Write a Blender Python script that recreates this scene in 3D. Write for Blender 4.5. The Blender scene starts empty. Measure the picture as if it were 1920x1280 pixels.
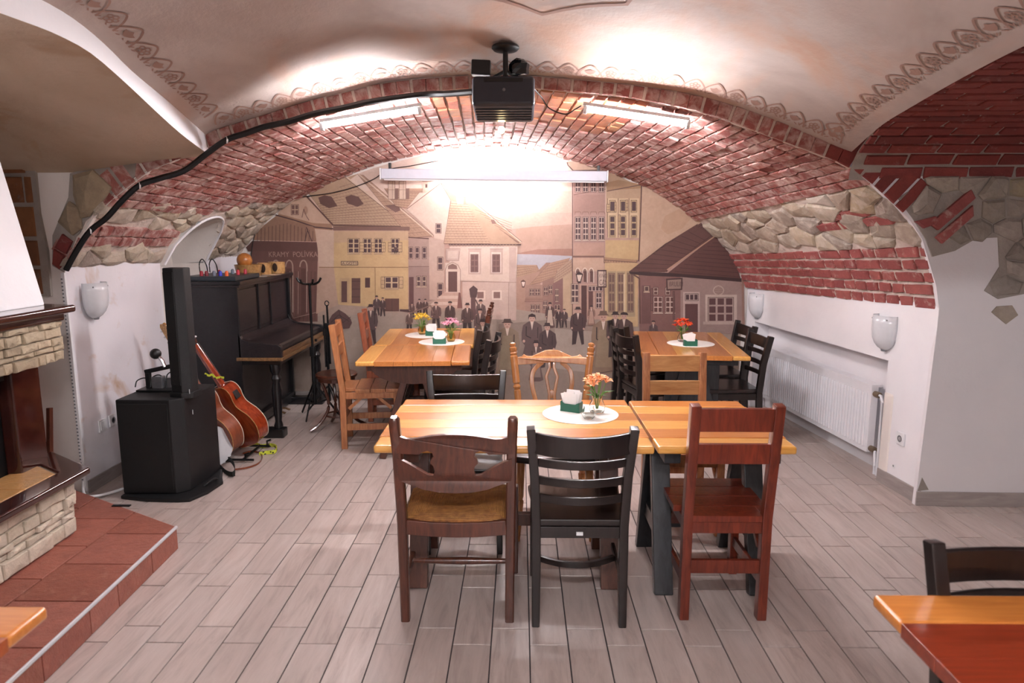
import bpy, bmesh, math, random
from mathutils import Vector, Matrix
from mathutils.geometry import tessellate_polygon
random.seed(7)
PI = math.pi
SC = bpy.context.scene
COL = SC.collection
H, FPX = 1.64, 1280.0
PITCH = math.radians(9.1); YAW = 0.01234

# ------------------------------------------------------------------ camera, world, lights, exposure
cam_d = bpy.data.cameras.new('camera'); cam = bpy.data.objects.new('camera', cam_d); COL.objects.link(cam)
cam.location = (0, 0, H); cam.rotation_euler = (PI / 2 - PITCH, 0, YAW)
cam_d.sensor_width = 36; cam_d.lens = 24; cam_d.clip_start = 0.05
cam_d.dof.use_dof = True; cam_d.dof.focus_distance = 4.3; cam_d.dof.aperture_fstop = 3.2
SC.camera = cam
SC.view_settings.view_transform = 'Standard'; SC.view_settings.look = 'None'
SC.view_settings.gamma = 1.0; SC.view_settings.use_curve_mapping = False
SC.view_settings.exposure = 1.95
w = bpy.data.worlds.new('world'); SC.world = w; w.use_nodes = True
w.node_tree.nodes['Background'].inputs[0].default_value = (0.9, 0.92, 1, 1)
w.node_tree.nodes['Background'].inputs[1].default_value = 0.05
E_ARCH, E_MURAL, E_ROOM = 175.0, 95.0, 110.0      # emission strength of the tubes on the arch, by the mural, and behind the camera
LAMP = (1.0, 0.97, 1.0)

# ------------------------------------------------------------------ projection helpers (photo pixel -> point on a plane of the room)
cp_, sp_, cy_, sy_ = math.cos(PITCH), math.sin(PITCH), math.cos(YAW), math.sin(YAW)
def ray(px, py):
    a = (px - 960) / FPX; b = (640 - py) / FPX
    y = cp_ + b * sp_
    return (a * cy_ - y * sy_, a * sy_ + y * cy_, -sp_ + b * cp_)
def at_z(px, py, z=0.0):
    r = ray(px, py); t = (z - H) / r[2]; return Vector((r[0] * t, r[1] * t, z))
def at_y(px, py, Y):
    r = ray(px, py); t = Y / r[1]; return Vector((r[0] * t, Y, H + r[2] * t))

# ------------------------------------------------------------------ colour and materials
def s2l(c):
    return tuple((v / 12.92 if v <= 0.04045 else ((v + 0.055) / 1.055) ** 2.4) for v in (x / 255.0 for x in c))
def hexc(h):
    return s2l((int(h[0:2], 16), int(h[2:4], 16), int(h[4:6], 16)))
def rgba(c): return (c[0], c[1], c[2], 1.0)
class NT:
    def __init__(s, name):
        s.m = bpy.data.materials.new(name); s.m.use_nodes = True
        s.t = s.m.node_tree; s.n = s.t.nodes; s.b = s.n['Principled BSDF']
    def add(s, typ, **kw):
        n = s.n.new(typ)
        for k, v in kw.items():
            if k.startswith('i_'):
                n.inputs[int(k[2:]) if k[2:].isdigit() else k[2:].replace('_', ' ')].default_value = v
            else: setattr(n, k, v)
        return n
    def l(s, a, b): s.t.links.new(a, b)
    def mix(s, f, a, b, mode='MIX'):
        n = s.add('ShaderNodeMix', data_type='RGBA', blend_type=mode)
        for k, v in ((0, f), (6, a), (7, b)):
            if isinstance(v, (int, float, tuple)): n.inputs[k].default_value = v if k == 0 else rgba(v)
            else: s.l(v, n.inputs[k])
        return n.outputs[2]
    def math(s, op, a, b=0.0):
        n = s.add('ShaderNodeMath', operation=op)
        for k, v in ((0, a), (1, b)):
            if isinstance(v, (int, float)): n.inputs[k].default_value = v
            else: s.l(v, n.inputs[k])
        return n.outputs[0]
    def coord(s, out='Object', scale=(1, 1, 1), rot=(0, 0, 0), rnd=False):
        tc = s.add('ShaderNodeTexCoord'); mp = s.add('ShaderNodeMapping')
        mp.inputs['Scale'].default_value = scale; mp.inputs['Rotation'].default_value = rot
        s.l(tc.outputs[out], mp.inputs[0])
        if rnd:
            oi = s.add('ShaderNodeObjectInfo'); v = s.math('MULTIPLY', oi.outputs['Random'], 37.0)
            s.l(v, mp.inputs['Location'])
        return mp.outputs[0]
    def noise(s, vec, scale, detail=4, rough=0.55, dist=0.0):
        n = s.add('ShaderNodeTexNoise'); n.inputs['Scale'].default_value = scale
        n.inputs['Detail'].default_value = detail; n.inputs['Roughness'].default_value = rough
        n.inputs['Distortion'].default_value = dist; s.l(vec, n.inputs['Vector']); return n.outputs[0]
    def ramp(s, f, stops):
        r = s.add('ShaderNodeValToRGB'); e = r.color_ramp.elements
        while len(e) < len(stops): e.new(0.5)
        for k, (p, c) in enumerate(stops):
            e[k].position = p; e[k].color = rgba(c) if isinstance(c, tuple) else (c, c, c, 1)
        s.l(f, r.inputs[0]); return r.outputs[0]
    def bump(s, h, strength=0.3, dist=0.01):
        n = s.add('ShaderNodeBump'); n.inputs['Strength'].default_value = strength; n.inputs['Distance'].default_value = dist
        s.l(h, n.inputs['Height']); s.l(n.outputs[0], s.b.inputs['Normal'])
    def base(s, c):
        if isinstance(c, tuple): s.b.inputs['Base Color'].default_value = rgba(c)
        else: s.l(c, s.b.inputs['Base Color'])
    def set(s, **kw):
        for k, v in kw.items():
            i = s.b.inputs[k.replace('_', ' ')]
            if isinstance(v, (int, float, tuple)): i.default_value = v
            else: s.l(v, i)
        return s
def m_plain(name, hexcol, rough=0.5, metal=0.0, var=0.12, scale=25, coat=0.0, bump=0.0):
    t = NT(name); c = hexc(hexcol); v = t.coord()
    n = t.noise(v, scale, 3)
    d = tuple(x * (1 - var) for x in c); u = tuple(min(1, x * (1 + var)) for x in c)
    t.base(t.ramp(n, [(0.3, d), (0.7, u)])); t.set(Roughness=rough, Metallic=metal, Coat_Weight=coat, Coat_Roughness=0.1)
    if bump: t.bump(n, bump, 0.01)
    return t.m
def m_wood(name, dark, light, rough=0.3, coat=0.3, grain=(1, 14, 14), scale=6, rnd=True, var=0.25, bump=0.04):
    """grain: scale per local axis, the small one runs along the grain"""
    t = NT(name); v = t.coord(scale=grain, rnd=rnd)
    n = t.noise(v, scale, 6, 0.6, 0.8)
    c = t.ramp(n, [(0.3, hexc(dark)), (0.5, tuple((a + b) / 2 for a, b in zip(hexc(dark), hexc(light)))), (0.68, hexc(light))])
    if rnd and var:
        oi = t.add('ShaderNodeObjectInfo'); k = t.math('ADD', t.math('MULTIPLY', oi.outputs['Random'], var), 1 - var / 2)
        m = t.add('ShaderNodeVectorMath', operation='SCALE'); t.l(c, m.inputs[0]); t.l(k, m.inputs['Scale']); c = m.outputs[0]
    t.base(c); t.set(Roughness=rough, Coat_Weight=coat, Coat_Roughness=0.17 if 'plank' in name else 0.08)
    if bump: t.bump(n, bump, 0.005)
    return t.m
def m_plaster(name, c1, c2, scale=1.5, rough=0.85, bump=0.15, stain=None):
    t = NT(name); v = t.coord('Object'); g = t.noise(v, scale, 5, 0.6, 0.4)
    c = t.ramp(g, [(0.3, hexc(c1)), (0.7, hexc(c2))])
    if stain:
        n2 = t.noise(v, stain[1], 4, 0.6, 0.6); c = t.mix(t.ramp(n2, [(stain[2], 0.0), (stain[2] + 0.15, 1.0)]), c, hexc(stain[0]))
    t.base(c); t.set(Roughness=rough)
    b = t.math('ADD', t.noise(v, 9, 5, 0.6), t.math('MULTIPLY', t.noise(v, 60, 2), 0.15)); t.bump(b, bump, 0.03); return t.m
def m_brick(name, cols, mortar='c9b3a6', smear=0.5, rough=0.8):
    """cols ramp picked per brick (object random for single bricks, the attribute 'rnd' for joined ones)"""
    t = NT(name); oi = t.add('ShaderNodeObjectInfo'); at = t.add('ShaderNodeAttribute', attribute_name='rnd')
    r = t.math('FRACT', t.math('ADD', oi.outputs['Random'], at.outputs['Fac']))
    c = t.ramp(r, [(k / (len(cols) - 1), hexc(x)) for k, x in enumerate(cols)])
    g = t.add('ShaderNodeNewGeometry'); n = t.noise(g.outputs['Position'], 16, 5, 0.65)
    c = t.mix(t.ramp(n, [(0.35, 0.0), (0.75, 0.6)]), c, t.mix(0.5, c, (0.02, 0.01, 0.01)))
    n2 = t.noise(g.outputs['Position'], 11, 6, 0.7, 0.5)
    c = t.mix(t.ramp(n2, [(0.62 - 0.25 * smear, 0.0), (0.78 - 0.12 * smear, 0.85)]), c, hexc(mortar))
    t.base(c); t.set(Roughness=rough); t.bump(t.noise(g.outputs['Position'], 40, 4, 0.7), 0.5, 0.01); return t.m
def m_emit(name, col, strength):
    t = NT(name); t.base((0.8, 0.8, 0.8)); t.b.inputs['Emission Color'].default_value = rgba(col); t.b.inputs['Emission Strength'].default_value = strength; return t.m

# ------------------------------------------------------------------ mesh builder
def V(*a): return Vector(a)
def circ(r, n=10, ry=None):
    ry = r if ry is None else ry
    return [(r * math.cos(2 * PI * k / n), ry * math.sin(2 * PI * k / n)) for k in range(n)]
def rect(w, h): return [(-w / 2, -h / 2), (w / 2, -h / 2), (w / 2, h / 2), (-w / 2, h / 2)]
def smooth_pts(pts, n=6):
    """Catmull-Rom through the points"""
    P = [Vector(p) for p in pts]; out = []
    for i in range(len(P) - 1):
        a = P[i - 1] if i else P[0] * 2 - P[1]; b, c = P[i], P[i + 1]; d = P[i + 2] if i + 2 < len(P) else P[-1] * 2 - P[-2]
        for k in range(n):
            t = k / n
            out.append(0.5 * ((2 * b) + (c - a) * t + (2 * a - 5 * b + 4 * c - d) * t * t + (3 * b - a - 3 * c + d) * t ** 3))
    return out + [P[-1]]
class MB:
    def __init__(s): s.v = []; s.f = []
    def add(s, vs, fs):
        o = len(s.v); s.v += [Vector(x) for x in vs]; s.f += [tuple(i + o for i in f) for f in fs]; return s
    def box(s, x0, y0, z0, x1, y1, z1, M=None):
        vs = [V(x, y, z) for x in (x0, x1) for y in (y0, y1) for z in (z0, z1)]
        if M: vs = [M @ q for q in vs]
        return s.add(vs, [(0, 1, 3, 2), (4, 6, 7, 5), (0, 4, 5, 1), (2, 3, 7, 6), (0, 2, 6, 4), (1, 5, 7, 3)])
    def cbox(s, c, d, M=None):
        return s.box(c[0] - d[0] / 2, c[1] - d[1] / 2, c[2] - d[2] / 2, c[0] + d[0] / 2, c[1] + d[1] / 2, c[2] + d[2] / 2, M)
    def sweep(s, pts, sec, ref=(0, 0, 1), scale=None, closed=False, caps=True):
        P = [Vector(p) for p in pts]; ref = Vector(ref); n = len(sec); m = len(P); vs = []
        for i, p in enumerate(P):
            if closed: t = P[(i + 1) % m] - P[i - 1]
            else: t = P[min(i + 1, m - 1)] - P[max(i - 1, 0)]
            t.normalize(); a = ref.cross(t)
            if a.length < 1e-4: a = V(1, 0, 0).cross(t) if abs(t.x) < .9 else V(0, 1, 0).cross(t)
            a.normalize(); b = t.cross(a); k = scale[i] if scale else 1.0
            if not isinstance(k, tuple): k = (k, k)
            vs += [p + a * (q[0] * k[0]) + b * (q[1] * k[1]) for q in sec]
        fs = []
        for i in range(m if closed else m - 1):
            j = (i + 1) % m
            for k in range(n):
                fs.append((i * n + k, i * n + (k + 1) % n, j * n + (k + 1) % n, j * n + k))
        if caps and not closed: fs += [tuple(reversed(range(n))), tuple((m - 1) * n + k for k in range(n))]
        return s.add(vs, fs)
    def tube(s, pts, r, n=8, scale=None, closed=False): return s.sweep(pts, circ(r, n), (0.03, 0.02, 1), scale, closed)
    def beam(s, p0, p1, w, d, ref=(0, 0, 1)): return s.sweep([p0, p1], rect(w, d), ref)
    def lathe(s, prof, c=(0, 0, 0), n=16, M=None, caps=True):
        """prof: (radius, height) pairs"""
        vs = []
        for r, z in prof: vs += [V(c[0] + r * math.cos(2 * PI * k / n), c[1] + r * math.sin(2 * PI * k / n), c[2] + z) for k in range(n)]
        if M: vs = [M @ q for q in vs]
        m = len(prof); fs = [(i * n + k, i * n + (k + 1) % n, (i + 1) * n + (k + 1) % n, (i + 1) * n + k) for i in range(m - 1) for k in range(n)]
        if caps: fs += [tuple(reversed(range(n))), tuple((m - 1) * n + k for k in range(n))]
        return s.add(vs, fs)
    def prism(s, poly, h0, h1, f=None):
        """2-D polygon extruded; f(a, b, h) -> point (default XY plane, h = z)"""
        f = f or (lambda a, b, h: V(a, b, h)); n = len(poly)
        vs = [f(a, b, h0) for a, b in poly] + [f(a, b, h1) for a, b in poly]
        tri = [tuple(t) for t in tessellate_polygon([[V(a, b, 0) for a, b in poly]])]
        fs = [tuple(reversed(t)) for t in tri] + [tuple(i + n for i in t) for t in tri] + [(k, (k + 1) % n, (k + 1) % n + n, k + n) for k in range(n)]
        return s.add(vs, fs)
    def sphere(s, c, r, n=12, m=8, sz=(1, 1, 1)):
        prof = [(max(1e-4, math.sin(PI * i / m)), -math.cos(PI * i / m)) for i in range(m + 1)]
        M = Matrix.Translation(c) @ Matrix.Diagonal((r * sz[0], r * sz[1], r * sz[2], 1))
        return s.lathe(prof, n=n, M=M)
    def build(s, name, mat, parent=None, smooth=False, bevel=0.0, origin=None, seg=2, attr=None):
        vs = s.v
        if origin is not None: origin = Vector(origin); vs = [q - origin for q in vs]
        me = bpy.data.meshes.new(name); me.from_pydata(vs, [], s.f)
        bm = bmesh.new(); bm.from_mesh(me)
        if attr is None: bmesh.ops.recalc_face_normals(bm, faces=bm.faces)
        if bevel:
            bmesh.ops.remove_doubles(bm, verts=bm.verts, dist=1e-5)
            es = [e for e in bm.edges if len(e.link_faces) == 2 and e.calc_face_angle(0) > 0.5]
            bmesh.ops.bevel(bm, geom=es, offset=bevel, segments=seg, affect='EDGES', profile=0.5, clamp_overlap=True)
        bm.to_mesh(me); bm.free()
        if attr is not None:
            a = me.attributes.new('rnd', 'FLOAT', 'FACE'); a.data.foreach_set('value', attr)
        if smooth or bevel:
            me.polygons.foreach_set('use_smooth', [True] * len(me.polygons))
            try: me.set_sharp_from_angle(angle=math.radians(40))
            except Exception: pass
        if mat: me.materials.append(mat)
        o = bpy.data.objects.new(name, me); COL.objects.link(o)
        if origin is not None: o.location = origin
        if parent: o.parent = parent
        if bevel: md = o.modifiers.new('normals', 'WEIGHTED_NORMAL'); md.keep_sharp = True
        return o
def tag(o, label=None, cat=None, group=None, kind=None):
    for k, v in (('label', label), ('category', cat), ('group', group), ('kind', kind)):
        if v: o[k] = v
    return o
def empty(name, loc=(0, 0, 0), rz=0.0, label=None, cat=None, group=None, kind=None):
    o = bpy.data.objects.new(name, None); COL.objects.link(o); o.location = loc; o.rotation_euler = (0, 0, rz); o.empty_display_size = 0.1
    return tag(o, label, cat, group, kind)
def dup(root, loc, rz=0.0, label=None, group=None, swap=None):
    def cp(o, par):
        c = o.copy(); COL.objects.link(c); c.parent = par
        if swap and o.type == 'MESH' and o.data.materials and o.data.materials[0].name in swap:
            c.data = o.data.copy(); c.data.materials[0] = swap[o.data.materials[0].name]
        for ch in kids.get(o, []): cp(ch, c)
        return c
    kids = {}
    for o in bpy.data.objects:
        if o.parent: kids.setdefault(o.parent, []).append(o)
    r = cp(root, None); r.location = loc; r.rotation_euler = (0, 0, rz)
    if label: r['label'] = label
    if group: r['group'] = group
    return r
def piece(poly, fmap, h0, h1, inset, name, mat, parent, dome=0.0, rough=0.0):
    """one brick, stone or tile: polygon on a surface given by fmap(a, b, h), raised from h0 to h1 with a chamfered edge"""
    mb = MB(); _piece(mb, poly, fmap, h0, h1, inset, dome, rough)
    c = sum(mb.v, Vector()) / len(mb.v)
    return mb.build(name, mat, parent, origin=c)
def _piece(mb, poly, fmap, h0, h1, inset, dome=0.0, rough=0.0):
    n = len(poly); cx = sum(p[0] for p in poly) / n; cy = sum(p[1] for p in poly) / n
    def ins(p, d):
        dx, dy = cx - p[0], cy - p[1]; L = math.hypot(dx, dy) or 1; d = min(d, L * .45); return (p[0] + dx / L * d, p[1] + dy / L * d)
    r0 = [fmap(p[0], p[1], h0) for p in poly]
    r1 = [fmap(p[0], p[1], h1 - inset * 0.7) for p in (ins(p, 0.001) for p in poly)]
    r2 = [fmap(*ins(p, inset), h1 + random.uniform(-rough, rough)) for p in poly]
    ctr = [fmap(cx, cy, h1 + dome)]
    fs = [(k, (k + 1) % n, (k + 1) % n + n, k + n) for k in range(n)] + [(k + n, (k + 1) % n + n, (k + 1) % n + 2 * n, k + 2 * n) for k in range(n)]
    if dome or rough: fs += [(k + 2 * n, (k + 1) % n + 2 * n, 3 * n) for k in range(n)]
    else: ctr = []; fs += [tuple(k + 2 * n for k in range(n))]
    mb.add(r0 + r1 + r2 + ctr, fs); return len(fs)
def clip(poly, nx, ny, d):
    out = []
    for i in range(len(poly)):
        a, b = poly[i - 1], poly[i]; da = a[0] * nx + a[1] * ny - d; db = b[0] * nx + b[1] * ny - d
        if (da <= 0) != (db <= 0): t = da / (da - db); out.append((a[0] + (b[0] - a[0]) * t, a[1] + (b[1] - a[1]) * t))
        if db <= 0: out.append(b)
    return out
def voronoi(x0, y0, x1, y1, cx, cy, gap, inside=None, jit=0.38):
    """irregular stone outlines: cells about cx by cy, separated by gap"""
    S = []; nx = max(1, round((x1 - x0) / cx)); ny = max(1, round((y1 - y0) / cy))
    for j in range(-1, ny + 1):
        for i in range(-1, nx + 1):
            S.append((x0 + (i + .5 + (0.5 if j % 2 else 0) + random.uniform(-jit, jit)) * (x1 - x0) / nx, y0 + (j + .5 + random.uniform(-jit, jit)) * (y1 - y0) / ny))
    out = []
    k = cx / cy
    for p in S:
        if not (x0 <= p[0] <= x1 and y0 <= p[1] <= y1): continue
        if inside and not inside(p[0], p[1]): continue
        poly = [(x0, y0), (x1, y0), (x1, y1), (x0, y1)]
        for q in S:
            if q is p or abs(q[0] - p[0]) > 3 * cx or abs(q[1] - p[1]) > 3 * cy: continue
            nx_, ny_ = (q[0] - p[0]), (q[1] - p[1]) * k * k; L = math.hypot(nx_, ny_); nx_ /= L; ny_ /= L
            d = nx_ * (p[0] + q[0]) / 2 + ny_ * (p[1] + q[1]) / 2 - gap / 2
            poly = clip(poly, nx_, ny_, d)
            if not poly: break
        if len(poly) >= 3:
            keep = []
            for a in poly:
                if not keep or math.hypot(a[0] - keep[-1][0], a[1] - keep[-1][1]) > 0.01: keep.append(a)
            if len(keep) >= 3: out.append(keep)
    return out
def in_poly(x, y, poly):
    c = False
    for i in range(len(poly)):
        (x1, y1), (x2, y2) = poly[i - 1], poly[i]
        if (y1 > y) != (y2 > y) and x < (x2 - x1) * (y - y1) / (y2 - y1) + x1: c = not c
    return c
# ================================================================== STRUCTURE
M_white = m_plaster('white_plaster', 'e4e2e6', 'f0eef0', 1.2, 0.8, 0.12)
M_whiteL = m_plaster('white_plaster_stained', 'dedce2', 'eceaee', 1.2, 0.8, 0.12, stain=('c4a488', 2.6, 0.56))
M_ceil = m_plaster('ceiling_plaster', 'a3928a', 'beb1aa', 1.8, 0.8, 0.12, stain=('bd9d8b', 1.3, 0.5))
M_tan = m_plaster('tan_plaster', 'a8937c', 'c4b09c', 1.1, 0.8, 0.2, stain=('a5835f', 1.6, 0.5))
M_cream = m_plaster('cream_plaster', 'ddd5cf', 'e8e1db', 1.5, 0.8, 0.15)
M_mortar = m_plaster('lime_mortar', 'b8a89e', 'dccfc5', 7, 0.95, 0.8)
M_brick = m_brick('red_brick', ['945048', '9e5a52', '8c4a44', 'a8675d', '9b5d57', '8a4842'], 'd6c2b9', 0.75)
M_brick_or = m_brick('orange_brick', ['b4684c', 'c07a55', 'a85a48', 'bd8258'], '6b5a50', 0.3)
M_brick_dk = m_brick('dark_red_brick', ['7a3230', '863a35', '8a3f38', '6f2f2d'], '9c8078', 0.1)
M_brick_cl = m_brick('clean_red_brick', ['984f4c', 'a65a55', '914847', 'aa6059'], 'cdb8ae', 0.25)
M_stone = m_brick('rubble_stone', ['a8988a', 'b7a795', 'c2b49e', '9c8f86', 'bba98c', 'c8bdb2'], 'cfc4b8', 0.6, 0.9)
M_stone_dk = m_brick('grey_rubble_stone', ['9c9288', 'aa9f93', 'a39679', '8f8780', 'b0a595', 'a89e96'], '968d88', 0.35, 0.9)
M_block = m_brick('brown_block', ['8a5a3a', '9a6842', '7c5034', '94643c'], '857a70', 0.1)
M_grey_mortar = m_plaster('grey_mortar', '8e867f', 'a59c94', 6, 0.95, 0.5)
M_base = m_wood('skirting_tile', '8d8481', 'a39a96', 0.4, 0.1, (1, 1, 8), 5)

Yb = 6.55
def Yf(x): return 4.03 - 0.022 * x
ARR = [(-2.745, 1.412), (-2.629, 1.593), (-2.538, 1.718), (-2.412, 1.83), (-2.234, 1.952), (-2.157, 2.0), (-2.01, 2.055), (-1.815, 2.126), (-1.633, 2.185), (-1.452, 2.238),
       (-1.178, 2.316), (-1.026, 2.347), (-0.818, 2.393), (-0.613, 2.42), (-0.315, 2.439), (-0.11, 2.443), (0.08, 2.437), (0.272, 2.42), (0.602, 2.386), (0.91, 2.327), (1.091, 2.283),
       (1.345, 2.192), (1.478, 2.145), (1.642, 2.086), (1.77, 2.04), (1.88, 1.985), (1.991, 1.908), (2.11, 1.805), (2.22, 1.706), (2.30, 1.598), (2.355, 1.458), (2.402, 1.336), (2.435, 1.187)]
PLA = [(-1.83, 2.15), (-1.80, 2.204), (-1.628, 2.256), (-1.448, 2.306), (-1.175, 2.383), (-1.023, 2.414), (-0.816, 2.462), (-0.612, 2.487), (-0.315, 2.505), (-0.11, 2.506), (0.079, 2.499), (0.271, 2.483),
       (0.6, 2.452), (0.907, 2.407), (1.068, 2.370), (1.309, 2.296), (1.554, 2.202), (1.719, 2.132), (1.85, 2.079)]
BACK = [(-2.70, 1.39), (-2.66, 1.45), (-2.522, 1.6), (-2.35, 1.78), (-2.095, 1.945), (-1.734, 2.12), (-1.378, 2.256), (-0.876, 2.37), (-0.5, 2.415), (-0.23, 2.423), (0.1, 2.385), (0.416, 2.312), (0.765, 2.215), (1.116, 2.083),
        (1.421, 1.912), (1.627, 1.764), (1.80, 1.62), (1.942, 1.465), (2.078, 1.264), (2.147, 1.111)]
def resample(pts, n):
    P = smooth_pts([(a, b, 0) for a, b in pts], 8); L = [0]
    for i in range(1, len(P)): L.append(L[-1] + (P[i] - P[i - 1]).length)
    out = []; j = 0
    for k in range(n + 1):
        s = L[-1] * k / n
        while j < len(L) - 2 and L[j + 1] < s: j += 1
        t = (s - L[j]) / (L[j + 1] - L[j]); q = P[j].lerp(P[j + 1], t); out.append((q.x, q.y))
    return out, L[-1]
NV = 240
PF, LF = resample(ARR, NV); PB, LB = resample(BACK, NV)
LV = (LF + LB) / 2
def vlt(s, Y, h=0.0):
    """point on the rear vault: s metres of arc from the RIGHT springing, h metres into the room"""
    u = (1 - s / LV) * NV; u = max(0.0, min(NV - 1e-4, u)); i = int(u); f = u - i
    xf = PF[i][0] + (PF[i + 1][0] - PF[i][0]) * f; t = (Y - Yf(xf)) / (Yb - Yf(xf))
    def P(g):
        g = max(0.0, min(NV - 1e-4, g)); i = int(g); f = g - i
        a = (PF[i][0] + (PF[i + 1][0] - PF[i][0]) * f, PF[i][1] + (PF[i + 1][1] - PF[i][1]) * f); b = (PB[i][0] + (PB[i + 1][0] - PB[i][0]) * f, PB[i][1] + (PB[i + 1][1] - PB[i][1]) * f)
        return a[0] + (b[0] - a[0]) * t, a[1] + (b[1] - a[1]) * t
    x, z = P(u)
    if h:
        a, b = P(u - 3), P(u + 3); dx, dz = b[0] - a[0], b[1] - a[1]; L = math.hypot(dx, dz); x += dz / L * h; z -= dx / L * h
    return V(x, Y, z)
print('vault', LF, LB)
# ---- floor with its tiles
floor = MB().box(-4.6, -3.2, -0.12, 4.2, 6.9, -0.006).build('floor', m_plain('floor_grout', '3a3436', 0.9))
tag(floor, kind='structure', label='floor of pale wood-look tiles with dark joints')
def m_tile():
    t = NT('floor_tile_ceramic'); oi = t.add('ShaderNodeObjectInfo'); at = t.add('ShaderNodeAttribute', attribute_name='rnd')
    r = t.math('FRACT', t.math('ADD', oi.outputs['Random'], at.outputs['Fac']))
    g = t.add('ShaderNodeNewGeometry'); mp = t.add('ShaderNodeMapping'); mp.inputs['Scale'].default_value = (9, 1.1, 1); t.l(g.outputs['Position'], mp.inputs[0])
    cb = t.add('ShaderNodeCombineXYZ'); t.l(t.math('MULTIPLY', r, 90.0), cb.inputs[2]); t.l(t.math('MULTIPLY', r, 50.0), cb.inputs[1]); t.l(cb.outputs[0], mp.inputs['Location'])
    n = t.noise(mp.outputs[0], 2.2, 7, 0.68, 0.7)
    c = t.ramp(n, [(0.28, hexc('94857e')), (0.48, hexc('b3a49d')), (0.7, hexc('c4b7b1'))])
    c2 = t.mix(t.math('MULTIPLY', r, 0.5), c, hexc('a89b95')); t.base(c2)
    t.set(Roughness=0.33, Specular_IOR_Level=0.5); t.bump(n, 0.08, 0.003); return t.m
M_tile = m_tile()
TW, TL = 0.1554, 0.4475
tiles = []
for i in range(-19, 40):
    x0 = -1.6695 + i * TW; ph = 2.635 if i % 2 == 0 else 2.52
    for j in range(-8, 12):
        y0 = ph + j * TL; cx, cy = x0 + TW / 2, y0 + TL / 2
        if y0 > Yb or x0 > 4.1 or x0 < -4.4: continue
        if cx < -1.85 and cy < 3.3: continue
        d = math.hypot(cx, cy); vis = cy > 1.9 and abs(cx) < cy * 0.80 + 0.1 and cx > -2.8
        tiles.append((0 if vis else 1, d, x0, y0))
tiles.sort(); rest = MB(); att = []
for k, (v_, d, x0, y0) in enumerate(tiles):
    y1 = min(y0 + TL, Yb); g = 0.0024
    poly = [(x0 + g, y0 + g), (x0 + TW - g, y0 + g), (x0 + TW - g, y1 - g), (x0 + g, y1 - g)]
    if k < 300: piece(poly, lambda a, b, h: V(a, b, h), -0.007, random.uniform(-0.0006, 0.0004), 0.002, 'floor_tile', M_tile, floor)
    else: att += [random.random()] * _piece(rest, poly, lambda a, b, h: V(a, b, h), -0.007, 0.0, 0.002)
tag(rest.build('floor_tiles', M_tile, floor, attr=att), kind='stuff')
# ---- rear wall carrying the mural
wall_back = MB().box(-3.3, Yb + 0.012, -0.1, 2.9, Yb + 0.2, 2.75).build('wall_back', M_cream); tag(wall_back, kind='structure')
tag(MB().box(-2.72, Yb - 0.004, 0, 2.3, Yb + 0.012, 0.085).build('baseboard_back', M_base, bevel=0.002), kind='structure')
# ---- rear vault backing with the opening of the small lunette
NIY, NIR, NIZ = 5.50, 0.345, 1.38
def niche_top(Y):
    q = (Y - NIY) / NIR
    return None if abs(q) >= 1 else NIZ + 0.375 * (1 - abs(q) ** 2.2) ** 0.5
def in_niche(p, m=0.0):
    q = (p.y - NIY) / (NIR + m)
    return p.x < -2 and abs(q) < 1 and p.z < NIZ + (0.375 + m) * (1 - abs(q) ** 2.2) ** 0.5
mb = MB(); NS, NY = 160, 60
gv = [[vlt(LV * i / NS, Yf(0) + (Yb + 0.02 - Yf(0)) * j / NY if j else Yf(vlt(LV * i / NS, 4).x), -0.012 + 0.006 * math.sin(i * 2.1 + j * 1.3)) for j in range(NY + 1)] for i in range(NS + 1)]
for i in range(NS + 1):
    for j in range(NY + 1): mb.v.append(gv[i][j])
for i in range(NS):
    for j in range(NY):
        c = (gv[i][j] + gv[i + 1][j + 1]) / 2
        if not in_niche(c, 0.005): mb.f.append((i * (NY + 1) + j, (i + 1) * (NY + 1) + j, (i + 1) * (NY + 1) + j + 1, i * (NY + 1) + j + 1))
vault = mb.build('ceiling_rear_vault', M_mortar, smooth=True)
tag(vault, kind='structure', label='low brick barrel vault in front of the mural')
# lunette: reveal, back
mb = MB(); n = 24; vs = []
prof = []
for k in range(n + 1):
    Y = NIY - NIR * 0.9995 + 2 * NIR * 0.9995 * k / n; z = niche_top(Y)
    s0 = LV
    for q in range(400):            # walk down from the crown to where the vault reaches this height
        s = LV * 0.6 + LV * 0.4 * q / 400
        if vlt(s, Y).z <= z: s0 = s; break
    p = vlt(s0, Y, 0.012); prof.append((Y, z, p.x if z > 1.4 else -2.70))
for Y, z, x in prof: vs += [V(x, Y, z), V(-2.98, Y, z - 0.02)]
fs = [(2 * k, 2 * k + 1, 2 * k + 3, 2 * k + 2) for k in range(n)]
mb.add(vs, fs); mb.add([V(-2.98, NIY - NIR - .0, 0.9), V(-2.98, NIY + NIR, 0.9)] + [V(-2.98, Y, z - 0.02) for Y, z, x in reversed(prof)], [tuple(range(n + 3))])
quad_ = [V(-2.69, NIY - NIR, 0.95), V(-2.69, NIY + NIR, 0.95), V(-2.98, NIY + NIR, 0.95), V(-2.98, NIY - NIR, 0.95)]; mb.add(quad_, [(0, 1, 2, 3)])
for sgn in (-1, 1):
    Y = NIY + sgn * NIR; mb.add([V(-2.70, Y, 0.9), V(-2.98, Y, 0.9), V(-2.98, Y, NIZ), V(-2.70, Y, NIZ)], [(0, 1, 2, 3)])
tag(mb.build('trim_1', M_cream, smooth=True), kind='structure', label='cream plastered lunette niche cut into the vault above the piano')
tag(MB().tube([V(x + 0.012, Y, z + 0.004) for Y, z, x in prof], 0.009, 6).build('trim_2', M_white, smooth=True), kind='structure', label='white plaster rim of the lunette niche')
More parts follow.
